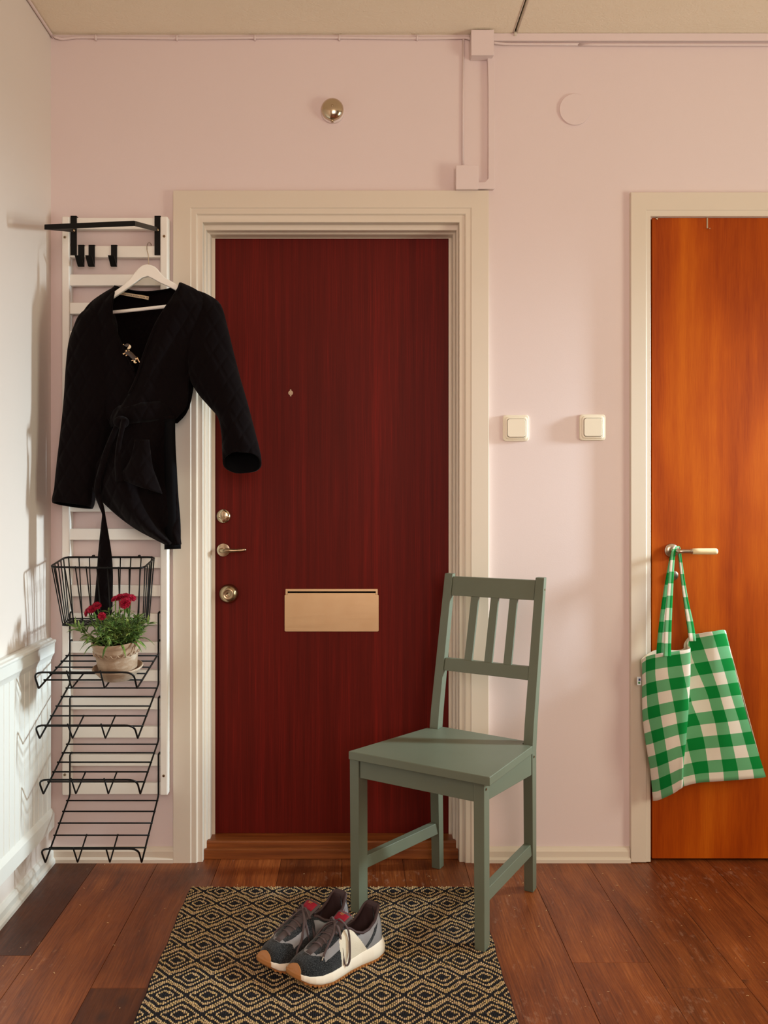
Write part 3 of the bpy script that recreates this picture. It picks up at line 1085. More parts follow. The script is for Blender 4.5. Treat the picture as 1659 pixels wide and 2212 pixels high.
# side stretchers
def strch(a, b, ta, tb):
    m = MB()
    a0, b0 = Vector(a), Vector(b)
    w = -eF * .021
    h = Vector((0, 0, .034))
    m.hexa([a0, b0, b0 + w, a0 + w], [a0 + h, b0 + h, b0 + w + h, a0 + w + h])
    m.build('stretcher', M['sage'], chair, bevel=.0015)
def onleg(base, seat, z): return base + (seat - base) * (z / .45)
zs1, zs2 = .1165, .1165
strch(FRb - eF * .003 + up * zs1 - sR * .002, onleg(BRc, BRs, zs2) - eF * .003 + up * 0, 0, 0)
strch(FLb - eF * .003 + up * zs1 - sL * .002, onleg(BLc, BLs, zs2) - eF * .003 + up * 0, 0, 0)
# back: crest rail, lower rail, three slats
def post(which, f):
    s_, t_ = (BRs, BRt) if which else (BLs, BLt)
    return s_ + (t_ - s_) * f
def back_rail(f0, f1, name):
    a0, a1 = post(0, f0), post(0, f1)
    b0, b1 = post(1, f0) - eF * LW, post(1, f1) - eF * LW
    n = sR * .004
    th = sR * .017
    m = MB().hexa([a0 + n, b0 + n, b0 + n + th, a0 + n + th], [a1 + n, b1 + n, b1 + n + th, a1 + n + th])
    m.build(name, M['sage'], chair, bevel=.0018)
back_rail(.857, .982, 'crest_rail')
back_rail(.372, .452, 'back_rail')
for k in (.235, .475, .70):
    a = post(0, .44).lerp(post(1, .44) - eF * LW, k) + sR * .007
    b = post(0, .87).lerp(post(1, .87) - eF * LW, k + .012) + sR * .007
    w = eF * .0245
    th = sR * .011
    MB().hexa([a, a + w, a + w + th, a + th], [b, b + w, b + w + th, b + th]).build('back_slat', M['sage'], chair, bevel=.0012)
# screws in the visible side
for p_ in (FRc + sR * .012 + up * (AB + .045), BRs + sR * .015 + Vector((0, 0, -.022)) + (BRs - BRc) * 0, post(1, .93) + sR * .011, post(1, .28) * 1.0 + sR * .0):
    if p_ is None: continue
for p_ in (FRc + sR * .012 + up * (SEAT_B - .024), Vector((BRs.x, BRs.y, 0)) + sR * .016 + up * (SEAT_B - .012), post(1, .925) + sR * .013):
    nrm = eF
    m = MB()
    c_ = Vector(p_) + eF * .0002
    rings = []
    for r_, h_ in ((.0032, 0), (.0032, .0010), (.0024, .0012), (0.00001, .0004)):
        rings.append([c_ + eF * h_ + (sR * math.cos(a_) + up * math.sin(a_)) * r_ for a_ in [2 * PI * i / 12 for i in range(12)]])
    m.loft(rings)
    m.build('screw', M['bronze'], chair, autos=40)

# ================================================================== RUG
def make_rug():
    x0, x1, y0, y1 = -.4715, .3445, -1.15, -.2075
    cu, rv = .0975 / 22, .1554 / 32
    nx, ny = int((x1 - x0) / cu), int((y1 - y0) / rv)
    I, J = np.meshgrid(np.arange(nx), np.arange(ny))
    U = (I + .5) * cu + x0
    V = y1 - (J + .5) * rv
    # lozenge lattice; one centre measured in the photograph
    ux, vy = .0975, .1554
    cx, cy = -.3815, -.3925 + .0777 * 0
    best = np.full(U.shape, 9e9)
    for du, dv in ((0, 0), (.5, .5)):
        a = (U - cx) / ux - du; a = (a - np.round(a)) * ux
        b = (V - cy) / vy - dv; b = (b - np.round(b)) * vy
        best = np.minimum(best, np.abs(a) / .0204 + np.abs(b) / .0193)
    # neighbours one step further matter near the lattice edges
    for du, dv in ((0, 0), (.5, .5)):
        for sa in (-1, 0, 1):
            for sb in (-1, 0, 1):
                a = (U - cx) / ux - du; a = (a - np.round(a) + sa) * ux
                b = (V - cy) / vy - dv; b = (b - np.round(b) + sb) * vy
                best = np.minimum(best, np.abs(a) / .0204 + np.abs(b) / .0193)
    ring = np.abs(best - np.round(best)) * .0193
    tan = (ring < rv * .56)
    rng = np.random.default_rng(5)
    # a nub: base quad, shoulder quad, peak
    hw, hd = cu * .47, rv * .56
    base = np.array([(-1, -1), (1, -1), (1, 1), (-1, 1)], float)
    P = []
    for lvl, (s, zz) in enumerate(((1.0, 0.0), (.80, .62), (.36, 1.0))):
        P.append(np.column_stack([base[:, 0] * s * hw, base[:, 1] * s * hd, np.full(4, zz)]))
    P = np.vstack(P)                                   # 12 verts
    F = []
    for l_ in (0, 4):
        for k in range(4):
            F.append((l_ + k, l_ + (k + 1) % 4, l_ + 4 + (k + 1) % 4, l_ + 4 + k))
    F.append((8, 9, 10, 11))
    F = np.array(F)
    n = U.size
    Uf, Vf, Tf = U.ravel(), V.ravel(), tan.ravel()
    H = np.where(Tf, .0034, .0016) * rng.uniform(.8, 1.15, n)
    jx = rng.normal(0, .00022, n); jy = rng.normal(0, .00025, n)
    edge_wave = 0
    vv = np.zeros((n, 12, 3))
    vv[:, :, 0] = P[None, :, 0] * rng.uniform(.88, 1.1, n)[:, None] + (Uf + jx)[:, None]
    sk = rng.normal(.10, .10, n)
    vv[:, :, 1] = P[None, :, 1] * rng.uniform(.9, 1.08, n)[:, None] + (Vf + jy)[:, None]
    vv[:, :, 2] = .0062 + P[None, :, 2] * H[:, None]
    # gentle waviness of the long edges
    vv[:, :, 0] += .0015 * np.sin(vv[:, :, 1] * 21) + .0010 * np.sin(vv[:, :, 1] * 55)
    me = bpy.data.meshes.new('weave')
    nv = n * 12; nf = n * 9
    me.vertices.add(nv); me.vertices.foreach_set('co', vv.reshape(-1))
    loops = (F[None] + (np.arange(n) * 12)[:, None, None]).reshape(-1)
    me.loops.add(len(loops)); me.loops.foreach_set('vertex_index', loops.astype(np.int32))
    me.polygons.add(nf)
    me.polygons.foreach_set('loop_start', np.arange(0, nf * 4, 4, dtype=np.int32))
    me.polygons.foreach_set('loop_total', np.full(nf, 4, dtype=np.int32))
    me.update(); me.validate()
    tanc = np.array(srgb(208, 178, 132)); drk = np.array(srgb(38, 37, 42))
    var = rng.uniform(.78, 1.14, n)
    hue = rng.uniform(-.08, .08, n)
    colr = np.where(Tf[:, None], tanc[None] * var[:, None], drk[None] * var[:, None])
    colr[:, 2] *= (1 + hue * 2)
    ca = me.color_attributes.new('yarn', 'FLOAT_COLOR', 'POINT')
    c4 = np.ones((n, 12, 4)); c4[:, :, :3] = colr[:, None, :]
    ca.data.foreach_set('color', c4.reshape(-1))
    me.polygons.foreach_set('use_smooth', np.ones(nf, dtype=bool))
    g = G('jute_and_black_yarn')
    c_, _f = g.attr('yarn')
    p = g.geo()
    g.set(g.mix(g.noise(p, 700, 2), c_, g.mix(1.0, c_, (.72, .70, .68), 'MULTIPLY')), .8, 0, .2)
    g.bump(g.noise(p, 1500, 2), .4, .0008)
    me.materials.append(g.mat)
    rug = empty('woven_rug', (-.06, -.68, 0), 'flat-woven black and jute rug with a diamond pattern on the floor', 'rug')
    o = bpy.data.objects.new('weave', me)
    COL.objects.link(o); o.parent = rug
    me.transform(Matrix.Translation(-rug.location))
    m = MB()
    xs = []
    N = 60
    rows = []
    for k in range(N + 1):
        y = y0 + (y1 - y0) * k / N
        dx = .0015 * math.sin(y * 21) + .0010 * math.sin(y * 55)
        rows.append((y, dx))
    rings = [[(x0 - .002 + dx, y, .0005), (x1 + .001 + dx, y, .0005), (x1 + .001 + dx, y, .0055), (x1 - .001 + dx, y, .0070), (x0 + dx, y, .0070), (x0 - .002 + dx, y, .0055)] for y, dx in rows]
    m.loft(rings)
    m.build('backing', plain('black_warp', srgb(26, 24, 26), .9, 0, .1, 900, .5), rug)
make_rug()
# ================================================================== COAT HANGER
HY = -.128
hg = empty('coat_hanger', at(321, 572, HY), 'white wooden coat hanger with a wire hook, carrying the black jacket', 'hanger')
outline = [(318, 571.5), (326, 573), (334, 576), (341, 582), (348, 591), (357, 600), (372, 609), (388, 618), (412, 630), (436, 645), (440, 655), (432, 658),
           (410, 646), (385, 630), (365, 620), (345, 611), (331, 603), (320, 597.5), (308, 601), (290, 614), (270, 628), (243, 646), (215, 666), (190, 682), (180, 684), (180, 674),
           (200, 660), (225, 645), (250, 629), (268, 616), (281, 604), (290, 592), (299, 581), (308, 574)]
oz = [at(x, y, HY) for x, y in outline]
m = MB().prism([(p.x, p.z) for p in oz], HY - .007, HY + .007)
m.build('hanger_arms', M['white_wood'], hg, bevel=.003, bseg=3)
a, b = at(186, 681, HY), at(437, 653.5, HY)
MB().tube([a, b], .0052, 12).build('trouser_bar', M['white_wood'], hg, smooth=True)
hk = [at(321, 575, HY), at(320.5, 556, HY), at(320, 550, HY), at(317.5, 540, HY + .005), at(317.3, 532, HY + .03), at(318.5, 527.5, -.080), at(320.5, 524.5, -.052),
      at(323, 524, -.036), at(325.5, 526, -.020), at(327, 530, -.014)]
m = MB().tube([Vector(p) for p in smooth_pts([tuple(p) for p in hk], 5)], .0015, 8)
m.build('wire_hook', plain('chrome_wire', srgb(215, 205, 190), .15, 1), hg, smooth=True)

# ================================================================== BLACK QUILTED JACKET
JC = -.107
jk = empty('quilted_jacket', at(300, 900, JC), 'black quilted wrap jacket with a tied belt hanging in front of the rack', 'jacket')

def ring_xy(pl, pr, yc, ry, n=28, tilt=0.0, wob=0.0, ph=0.0, half=None):
    """closed ring: major axis from pl to pr (photo pixels), minor axis towards the camera"""
    a, b = at(pl[0], pl[1], yc), at(pr[0], pr[1], yc)
    c, mj = (a + b) / 2, (b - a) / 2
    mn = Vector((0, -ry * math.cos(tilt), ry * math.sin(tilt)))
    out = []
    for k in range(n):
        t = 2 * PI * k / n
        w = 1 + wob * math.sin(5 * t + ph) * (abs(math.sin(t)) ** 1.0)
        e = .82
        ct, st = math.cos(t), math.sin(t)
        out.append(c + mj * ct + mn * (abs(st) ** e) * (1 if st >= 0 else -1) * w)
    return out

def dens(rows, n=4):
    flat = [tuple(r[0]) + tuple(r[1]) + tuple(r[2:]) for r in rows]
    return [((f[0], f[1]), (f[2], f[3])) + tuple(f[4:]) for f in smooth_pts(flat, n)]

def sleeve(rows, mat_in, lip=True):
    R_ = dens(rows, 4)
    m = MB()
    rings = [ring_xy(r[0], r[1], r[2], r[3] * 1.05, 32, r[4], .035, i * .45) for i, r in enumerate(R_)]
    m.loft(rings, cap0=True, cap1=False)
    return m

# sleeve at the wall side
rows = [((192, 664), (238, 655), JC, .020, 0), ((172, 684), (246, 676), JC, .045, 0), ((160, 712), (252, 700), JC, .055, 0), ((150, 745), (254, 738), JC, .060, 0), ((144, 800), (258, 800), JC, .060, 0),
        ((141, 850), (256, 850), JC, .060, 0), ((136.5, 900), (251, 903), JC, .058, 0), ((132, 940), (238, 944), JC - .004, .056, 0), ((126.5, 985), (228, 990), JC - .008, .054, 0),
        ((121.5, 1030), (216, 1036), JC - .012, .052, 0), ((119, 1056), (206, 1062), JC - .012, .050, 0), ((114.5, 1078), (203, 1086), JC - .012, .050, .1), ((115, 1087), (199, 1097), JC - .012, .047, .15)]
m = sleeve(rows, None)
m.build('sleeve', [M['quilt'], M['black_lining']], jk, smooth=True, solid=.005, offset=-1, solid_mat=1)
# sleeve over the door
rows = [((392, 700), (425, 627), JC, .020, 0), ((390, 730), (449, 636), JC - .002, .040, 0), ((396, 765), (477, 658), JC - .006, .052, 0), ((408, 815), (492, 708), JC - .010, .056, 0), ((428, 851), (505, 762), JC - .015, .056, 0),
        ((452, 879), (519, 816), JC - .020, .054, 0), ((472, 904), (534, 868), JC - .025, .052, 0), ((479, 940), (549, 925), JC - .03, .050, 0), ((480, 968), (558, 958), JC - .035, .049, .2),
        ((480.5, 990), (564, 985), JC - .038, .049, .5), ((481, 1001), (565, 999), JC - .040, .049, .62)]
m = sleeve(rows, None)
m.build('sleeve', [M['quilt'], M['black_lining']], jk, smooth=True, solid=.005, offset=-1, solid_mat=1)

def panel(rows, ydep, nu=18, fold=0.0, freq=3.0, up=4):
    """rows: (py, xl, xr [, pyr]); ydep(u, v) gives the depth plane"""
    rr = []
    for r in rows: rr.append((r[0], r[1], r[2], r[3] if len(r) > 3 else r[0]))
    rr = smooth_pts(rr, up)
    g_ = []
    for i, (pyl, xl, xr, pyr) in enumerate(rr):
        v = i / (len(rr) - 1)
        row = []
        for k in range(nu + 1):
            u = k / nu
            y = ydep(u, v) + fold * math.sin(u * freq * 2 * PI + v * 2.2) * min(1, v * 2)
            row.append(at(xl + (xr - xl) * u, pyl + (pyr - pyl) * u, y))
        g_.append(row)
    return g_

# back of the jacket with the curved neck edge
rows = [(619, 250, 389, 613), (624, 246, 392, 626), (640, 225, 410, 640), (665, 195, 430, 660), (720, 170, 430), (800, 160, 420), (880, 175, 405), (912, 200, 380)]
def yb_(u, v):
    e = 1 - (2 * u - 1) ** 2
    return JC + .005 + .050 * e ** .5 if v > .05 else JC + .040 * e ** .5
g_ = panel(rows, yb_, 26)
for k in range(len(g_[0])):                       # dip of the neck line
    u = k / (len(g_[0]) - 1)
    dip = math.sin(PI * min(1, max(0, u))) ** .8
    for i in range(0, 8):
        w = 1 - i / 8
        px_dip = 17 * dip * w
        g_[i][k] = g_[i][k] - Vector((0, 0, px_dip * .00137))
m = MB().grid(g_)
bk = m.build('back_panel', [M['black_lining'], M['quilt']], jk, smooth=True, solid=.006, offset=1, solid_mat=1)

# front, wall side (under)
rows = [(621, 249, 251), (634, 225, 245), (655, 196, 241.5), (680, 178, 241.5), (720, 165, 252), (760, 158, 270), (800, 152, 290), (850, 152, 316), (880, 160, 338), (908, 214, 356)]
def yl(u, v): return JC - .006 - .050 * math.sin(min(1, .15 + u * .75) * PI * .62) * min(1, v * 4 + .1)
g_ = panel(rows, yl, 20, .003, 2)
MB().grid(g_).build('front_panel', [M['quilt'], M['black_lining']], jk, smooth=True, solid=.006, offset=0)
# front, door side (over)
rows = [(612, 388.5, 391), (628, 382, 425), (646, 371, 440), (668, 356, 455), (700, 337, 456), (740, 320, 440), (780, 306, 425), (820, 293, 409), (850, 279, 407), (878, 262, 403), (896, 250, 389), (908, 246, 376)]
def yr(u, v): return JC - .012 - .058 * math.sin(min(1, 1 - u * .82) * PI * .60) * min(1, v * 4 + .1)
g_ = panel(rows, yr, 22, .003, 2.4)
MB().grid(g_).build('front_panel', [M['quilt'], M['black_lining']], jk, smooth=True, solid=.006, offset=0)
# lapel edges, slightly raised bands
def band(pts, wd, y, name='lapel_edge', r=.0035):
    m = MB().tube([at(px_, py_, yy) for px_, py_, yy in smooth_pts([(a_[0], a_[1], a_[2]) for a_ in pts], 5)], r, 8)
    return m.build(name, M['quilt'], jk, smooth=True)
band([(250, 621, JC - .012), (244, 640, JC - .034), (241.5, 680, JC - .044), (252, 720, JC - .050), (270, 760, JC - .055), (290, 800, JC - .056)], 4, 0)
band([(389, 612, JC - .018), (382, 629, JC - .045), (356, 668, JC - .064), (337, 700, JC - .069), (320, 740, JC - .070), (306, 780, JC - .070), (293, 820, JC - .070), (279, 850, JC - .070)], 4, 0)

# skirt below the belt: back part, flared front flap
rows = [(900, 240, 378), (935, 236, 375), (985, 226, 379), (1035, 222, 382), (1080, 240, 385), (1120, 275, 388), (1160, 330, 389)]
def ysb(u, v): return JC + .045 - .02 * abs(2 * u - 1)
MB().grid(panel(rows, ysb, 16, .006, 1.5)).build('skirt_back', M['quilt'], jk, smooth=True, solid=.006, offset=0)
rows = [(898, 244, 376), (925, 247, 375), (956, 236, 375), (985, 218, 377), (1012, 204, 379.5), (1036, 195, 381), (1062, 203, 382.5), (1086, 225, 384), (1114, 256, 386), (1142, 295, 387.5), (1166, 340, 389), (1174, 356, 390, 1176)]
def ysf(u, v):
    return JC - .050 - .030 * math.sin(PI * min(1, u * 1.05)) * (.35 + v * .8) + .012 * math.sin(u * 9 + v * 3) * v
MB().grid(panel(rows, ysf, 30, .010, 1.6)).build('skirt_front', M['quilt'], jk, smooth=True, solid=.006, offset=0)
# inner facing strip hanging at the front edge
rows = [(905, 358, 377), (960, 356, 378), (1020, 357, 381), (1070, 357, 384), (1130, 357, 389), (1187, 356.5, 390, 1185.5)]
MB().grid(panel(rows, lambda u, v: JC - .062 - .010 * math.sin(PI * u), 6, .003, 1)).build('front_facing', M['black_lining'], jk, smooth=True, solid=.005, offset=0)
# gathered pocket fold on the flap
rows = [(950, 292, 322), (985, 285, 326), (1010, 272, 330), (1032, 262, 338), (1050, 300, 350, 1066)]
MB().grid(panel(rows, lambda u, v: JC - .094 - .014 * math.sin(PI * u) * (.4 + v), 10, .002, 1)).build('flap_fold', M['quilt'], jk, smooth=True, solid=.005, offset=0)

# belt: wrapped band, knot and two ends
m = MB()
bl = []
for py_, xl, xr, f in ((874, 250, 392, .072), (884, 244, 386, .080), (897, 240, 378, .082), (908, 240, 376, .078), (916, 243, 375, .068)):
    bl.append(ring_xy((xl, py_ + 8), (xr, py_ - 6), JC, f, 36, 0, .03, py_))
m.loft(bl, cap=False)
belt = m.build('belt', M['quilt'], jk, smooth=True, solid=.004, offset=0)
m = MB()
kc = at(262, 912, JC - .085)
m.loft([[kc + Vector((r_ * math.cos(a_) * 1.0, -h_, r_ * math.sin(a_) * .8)) for a_ in [2 * PI * i / 16 for i in range(16)]]
        for r_, h_ in ((.012, -.02), (.022, -.010), (.024, .004), (.018, .014), (.006, .020))])
m.build('belt_knot', M['quilt'], belt, smooth=True, sub=1)
def ribbon(rows, yfun, name, mat, parent, solid=.003, nu=4, up=5, curve=.004):
    rr = smooth_pts([tuple(r) for r in rows], up)
    g_ = []
    for i, r in enumerate(rr):
        v = i / (len(rr) - 1)
        g_.append([at(r[1] + (r[2] - r[1]) * k / nu, r[0], yfun(k / nu, v) - curve * math.sin(PI * k / nu)) for k in range(nu + 1)])
    return MB().grid(g_).build(name, mat, parent, smooth=True, solid=solid, offset=0)
ribbon([(912, 250, 262), (940, 238, 250), (980, 222, 236), (1030, 208, 222), (1062, 204, 217), (1090, 213, 223), (1110, 220.5, 226.5), (1130, 219.5, 230), (1160, 216, 235.5), (1200, 212, 241.5),
        (1240, 209.5, 244), (1280, 206, 243.5), (1312, 203, 243), (1336, 206, 239)],
       lambda u, v: JC - .040 - .03 * (1 - v) + (.006 * math.sin(v * 40 + u * 2) if .30 < v < .48 else 0), 'belt_end', M['quilt'], belt)
ribbon([(905, 262, 276), (930, 258, 268), (960, 252, 262), (1000, 248, 262), (1040, 250, 268)],
       lambda u, v: JC - .105 + .01 * v, 'belt_end', M['quilt'], belt)

# woven label in the neck
rows = []
m = MB()
LBL = [(259, 630.5), (268, 631.5), (283, 634), (306, 637.5), (321.5, 640.5)]
LBH = [6.5, 6.3, 6.8, 7.2, 7.4]
yy_ = JC + .0315
g_ = []
for (x_, y_), h_ in zip(LBL, LBH):
    g_.append((x_, y_, h_))
g_ = smooth_pts(g_, 5)
top = [at(x_, y_, yy_) for x_, y_, h_ in g_]
bot_ = [at(x_ - .8, y_ + h_, yy_ - .001) for x_, y_, h_ in g_]
lab = MB().grid([top, bot_]).build('neck_label', plain('cream_satin_label', srgb(226, 206, 172), .6), jk, smooth=True, solid=.0008, offset=0)
def text_mesh(name, body, size, loc, rot, mat, parent, ext=.0002):
    cu = bpy.data.curves.new(name, 'FONT')
    cu.body = body; cu.size = size; cu.extrude = ext
    cu.align_x = 'CENTER'; cu.align_y = 'CENTER'
    tmp = bpy.data.objects.new(name + '_c', cu)
    COL.objects.link(tmp)
    dg = bpy.context.evaluated_depsgraph_get()
    me = bpy.data.meshes.new_from_object(tmp.evaluated_get(dg))
    bpy.data.objects.remove(tmp)
    me.name = name
    me.materials.clear(); me.materials.append(mat)
    o = bpy.data.objects.new(name, me)
    COL.objects.link(o)
    me.transform(Matrix.LocRotScale(Vector(loc), Euler(rot), None))
    if parent is not None:
        me.transform(Matrix.Translation(-root_of(parent).location))
        o.parent = parent
    return o
M['ink'] = plain('dark_thread', srgb(30, 24, 22), .8)
c_ = at(290, 638.3, yy_ - .0022)
text_mesh('label_text', '& Other Stories  & Other Stories  36', .0055, c_, (R(90), R(9.5), 0), M['ink'], lab)

# ================================================================== BROOCH
BY = JC - .068
c_ = at(283, 763, BY)
br = empty('dog_brooch', c_, 'small enamel dachshund brooch pinned to the lapel of the black jacket', 'brooch')
def bp(u, v, d=0.0):      # position inside the close-up of the brooch
    return at(255 + u / 30.16, 735 + v / 30.16, BY - d)
enam_k = plain('dark_enamel', srgb(58, 44, 38), .18, 0, .6)
enam_w = plain('cream_enamel', srgb(236, 214, 180), .2, 0, .6)
gold = plain('bright_gilt', srgb(236, 205, 165), .12, 1)
def blob(pts, rs, mat, name, flat=.55, n=12):
    pts = [Vector(p) for p in pts]
    sm = smooth_pts([tuple(p) + (r,) for p, r in zip(pts, rs)], 5)
    P_ = [Vector(s[:3]) for s in sm]; Rr = [s[3] for s in sm]
    d0 = (P_[0] - P_[1]).normalized(); d1 = (P_[-1] - P_[-2]).normalized()
    P_ = [P_[0] + d0 * Rr[0]] + P_ + [P_[-1] + d1 * Rr[-1]]
    Rr = [Rr[0] * .15] + Rr + [Rr[-1] * .15]
    m = MB().tube(P_, Rr, n)
    m.v = [(x_, BY + (y_ - BY) * flat, z_) for x_, y_, z_ in m.v]
    return m.build(name, mat, br, smooth=True)
k_ = 1 / 30.16 * .00137
blob([bp(560, 760, .002), bp(800, 900, .003), bp(980, 1080, .003), bp(1150, 1210, .002)], [150 * k_, 165 * k_, 160 * k_, 150 * k_], enam_k, 'body')
blob([bp(620, 300, .004), bp(520, 330, .004), bp(380, 300, .003)], [120 * k_, 90 * k_, 40 * k_], enam_k, 'head')
blob([bp(345, 270, .005), bp(350, 275, .005)], [45 * k_, 40 * k_], gold, 'nose')
blob([bp(740, 330, .007), bp(740, 430, .007), bp(650, 530, .006)], [60 * k_, 90 * k_, 70 * k_], enam_w, 'ear')
blob([bp(520, 660, .006), bp(560, 790, .006)], [60 * k_, 60 * k_], gold, 'chest_stone')
blob([bp(690, 670, .007), bp(700, 675, .007)], [45 * k_, 40 * k_], gold, 'shoulder_stone')
blob([bp(480, 820, .003), bp(380, 880, .003), bp(320, 870, .003)], [50 * k_, 55 * k_, 40 * k_], gold, 'front_paw')
blob([bp(600, 940, .002), bp(520, 1000, .002)], [50 * k_, 45 * k_], gold, 'front_paw')
blob([bp(1150, 1200, .008), bp(1230, 1210, .007)], [75 * k_, 55 * k_], gold, 'hind_stone')
blob([bp(1060, 1320, .003), bp(1060, 1420, .003), bp(1160, 1450, .003)], [70 * k_, 60 * k_, 60 * k_], gold, 'hind_paw')
blob([bp(980, 1300, .002), bp(890, 1320, .002)], [50 * k_, 45 * k_], gold, 'hind_paw')
blob([bp(1240, 1150, .002), bp(1320, 1290, .002), bp(1400, 1430, .002)], [60 * k_, 40 * k_, 25 * k_], gold, 'tail')
# ================================================================== GINGHAM TOTE BAG
bag = empty('tote_bag', at(1470, 1560, -.06), 'green and white gingham cotton tote bag hanging from the handle of the orange door', 'bag')
def cp(u, v): return (1340 + u / 3.457, 1140 + v / 3.457)      # position inside the close-up
# columns: (list of (v, x, y), depth, U at top, U at bottom)
colsp = [
    ([(985, 162), (1100, 163), (1250, 161), (1400, 164), (1500, 174), (1620, 190), (1800, 222), (1950, 236), (2040, 243)], -.050, -1.45, -1.70),
    ([(958, 205), (1100, 200), (1400, 210), (1620, 245), (1800, 270), (2032, 292)], -.078, -.78, -1.20),
    ([(938, 300), (1100, 296), (1400, 330), (1620, 355), (1800, 375), (1985, 395)], -.100, .50, .0),
    ([(925, 400), (1100, 400), (1400, 420), (1620, 425), (1800, 435), (1955, 440)], -.108, 1.55, .45),
    ([(915, 470), (1100, 475), (1400, 476), (1620, 470), (1800, 463), (1945, 458)], -.112, 2.30, .62),
    ([(900, 524), (1100, 524), (1250, 516), (1400, 507), (1600, 490), (1750, 474), (1940, 465)], -.104, 2.95, .75),
    ([(868, 503), (1100, 508), (1250, 504), (1400, 497), (1600, 485), (1750, 473), (1936, 468)], -.070, 4.2, 1.0),
    ([(808, 520), (1100, 523), (1250, 517), (1400, 508), (1600, 493), (1750, 478), (1932, 474)], -.058, 5.30, 1.95),
    ([(792, 590), (1000, 610), (1250, 640), (1450, 640), (1650, 620), (1800, 600), (1905, 585)], -.066, 6.05, 3.20),
    ([(776, 680), (1000, 716), (1250, 760), (1450, 790), (1650, 800), (1800, 800), (1890, 790)], -.080, 6.95, 5.15),
    ([(762, 765), (1000, 825), (1250, 880), (1450, 940), (1650, 995), (1800, 1040), (1868, 1050)], -.070, 7.85, 7.45),
    ([(770, 788), (1000, 845), (1250, 905), (1450, 958), (1650, 1022), (1800, 1068), (1858, 1089)], -.048, 8.20, 7.85),
]
def col_at(col, f):
    pts = col[0]
    v0, v1 = pts[0][0], pts[-1][0]
    v = v0 + (v1 - v0) * f
    for a, b in zip(pts, pts[1:]):
        if v <= b[0] + 1e-6:
            k = (v - a[0]) / (b[0] - a[0])
            return a[1] + (b[1] - a[1]) * k, v
    return pts[-1][1], v1
NV = 36
rows, uvs = [], []
for i in range(NV + 1):
    f = i / NV
    ctrl = []
    for c_ in colsp:
        x_, v_ = col_at(c_, f)
        d_ = c_[1]
        ctrl.append((x_, v_, d_ * (1 - .10 * math.cos(f * PI)) - .006 * math.sin(f * 9 + x_ * .01), c_[2] + (c_[3] - c_[2]) * f))
    sm = smooth_pts(ctrl, 4)
    rows.append([at(*cp(s_[0], s_[1]), min(-.024, s_[2])) for s_ in sm])
    uvs.append([(s_[3], -.3 + 12.05 * f) for s_ in sm])
m = MB().grid(rows)
m.f = [f_[::-1] for f_ in m.f]
m.build('front_panel', [M['gingham'], M['lining']], bag, smooth=True, solid=.0016, offset=-1, solid_mat=1, uv=[u_ for r_ in uvs for u_ in r_], recalc=False)
# back panel, its hem showing above the opening
rows, uvs = [], []
bc = [((158, 985), (252, 2030), -.045), ((200, 945), (300, 2020), -.034), ((285, 908), (395, 1975), -.028), ((400, 915), (440, 1945), -.026), ((470, 905), (465, 1930), -.026), ((474, 868), (500, 1920), -.026),
      ((508, 820), (560, 1900), -.030), ((560, 796), (640, 1890), -.030), ((680, 776), (790, 1880), -.034), ((768, 768), (1035, 1862), -.040), ((782, 776), (1076, 1852), -.046)]
for i in range(21):
    f = i / 20
    row, uv_ = [], []
    sm = smooth_pts([(a[0] + (b[0] - a[0]) * f, a[1] + (b[1] - a[1]) * f, d_, j) for j, (a, b, d_) in enumerate(bc)], 3)
    rows.append([at(*cp(s_[0], s_[1]), s_[2]) for s_ in sm]); uvs.append([(s_[3], -.3 + 12 * f) for s_ in sm])
m = MB().grid(rows)
m.f = [f_[::-1] for f_ in m.f]
m.build('back_panel', [M['lining'], M['gingham']], bag, smooth=True, solid=.0016, offset=-1, solid_mat=1, uv=[u_ for r_ in uvs for u_ in r_], recalc=False)
# handles
def strap(ctr, name='handle_strap', u0=1.0, ulen=.65, n=4):
    """ctr: (px, py, depth, half width px, v)"""
    sm = smooth_pts(ctr, 7)
    rows, uv_ = [], []
    for s_ in sm:
        row = []
        for k in range(n + 1):
            w_ = (k / n - .5) * 2
            row.append(at(s_[0] + s_[3] * w_, s_[1], s_[2]) + Vector((0, s_[5] * w_ if len(s_) > 5 else 0, 0)))
            uv_.append((u0 + ulen * (k / n), s_[4]))
        rows.append(row)
    MB().grid(rows).build(name, M['gingham'], bag, smooth=True, solid=.0022, offset=0, uv=uv_, recalc=False)
hz_ = at(0, 1189, -.04).z
strap([(1441.5, 1418, -.106, 8.0, 0), (1441.5, 1400, -.098, 8.0, .6), (1443, 1350, -.088, 7.6, 2.6), (1446, 1300, -.078, 6.6, 4.5), (1449.5, 1250, -.066, 5.4, 6.4), (1453, 1205, -.055, 4.6, 8.2), (1456.5, 1186, -.045, 4.5, 9.0),
       (1461, 1180.5, -.036, 4.8, 9.4), (1466, 1185, -.026, 4.2, 9.8), (1469.5, 1205, -.024, 3.0, 10.6), (1475, 1250, -.026, 3.9, 12.4), (1482.5, 1300, -.034, 5.0, 14.4), (1491, 1345, -.048, 6.6, 16.1), (1495, 1373, -.070, 7.2, 17.2), (1496, 1385, -.072, 7.2, 17.6)], u0=.30, ulen=1.25)
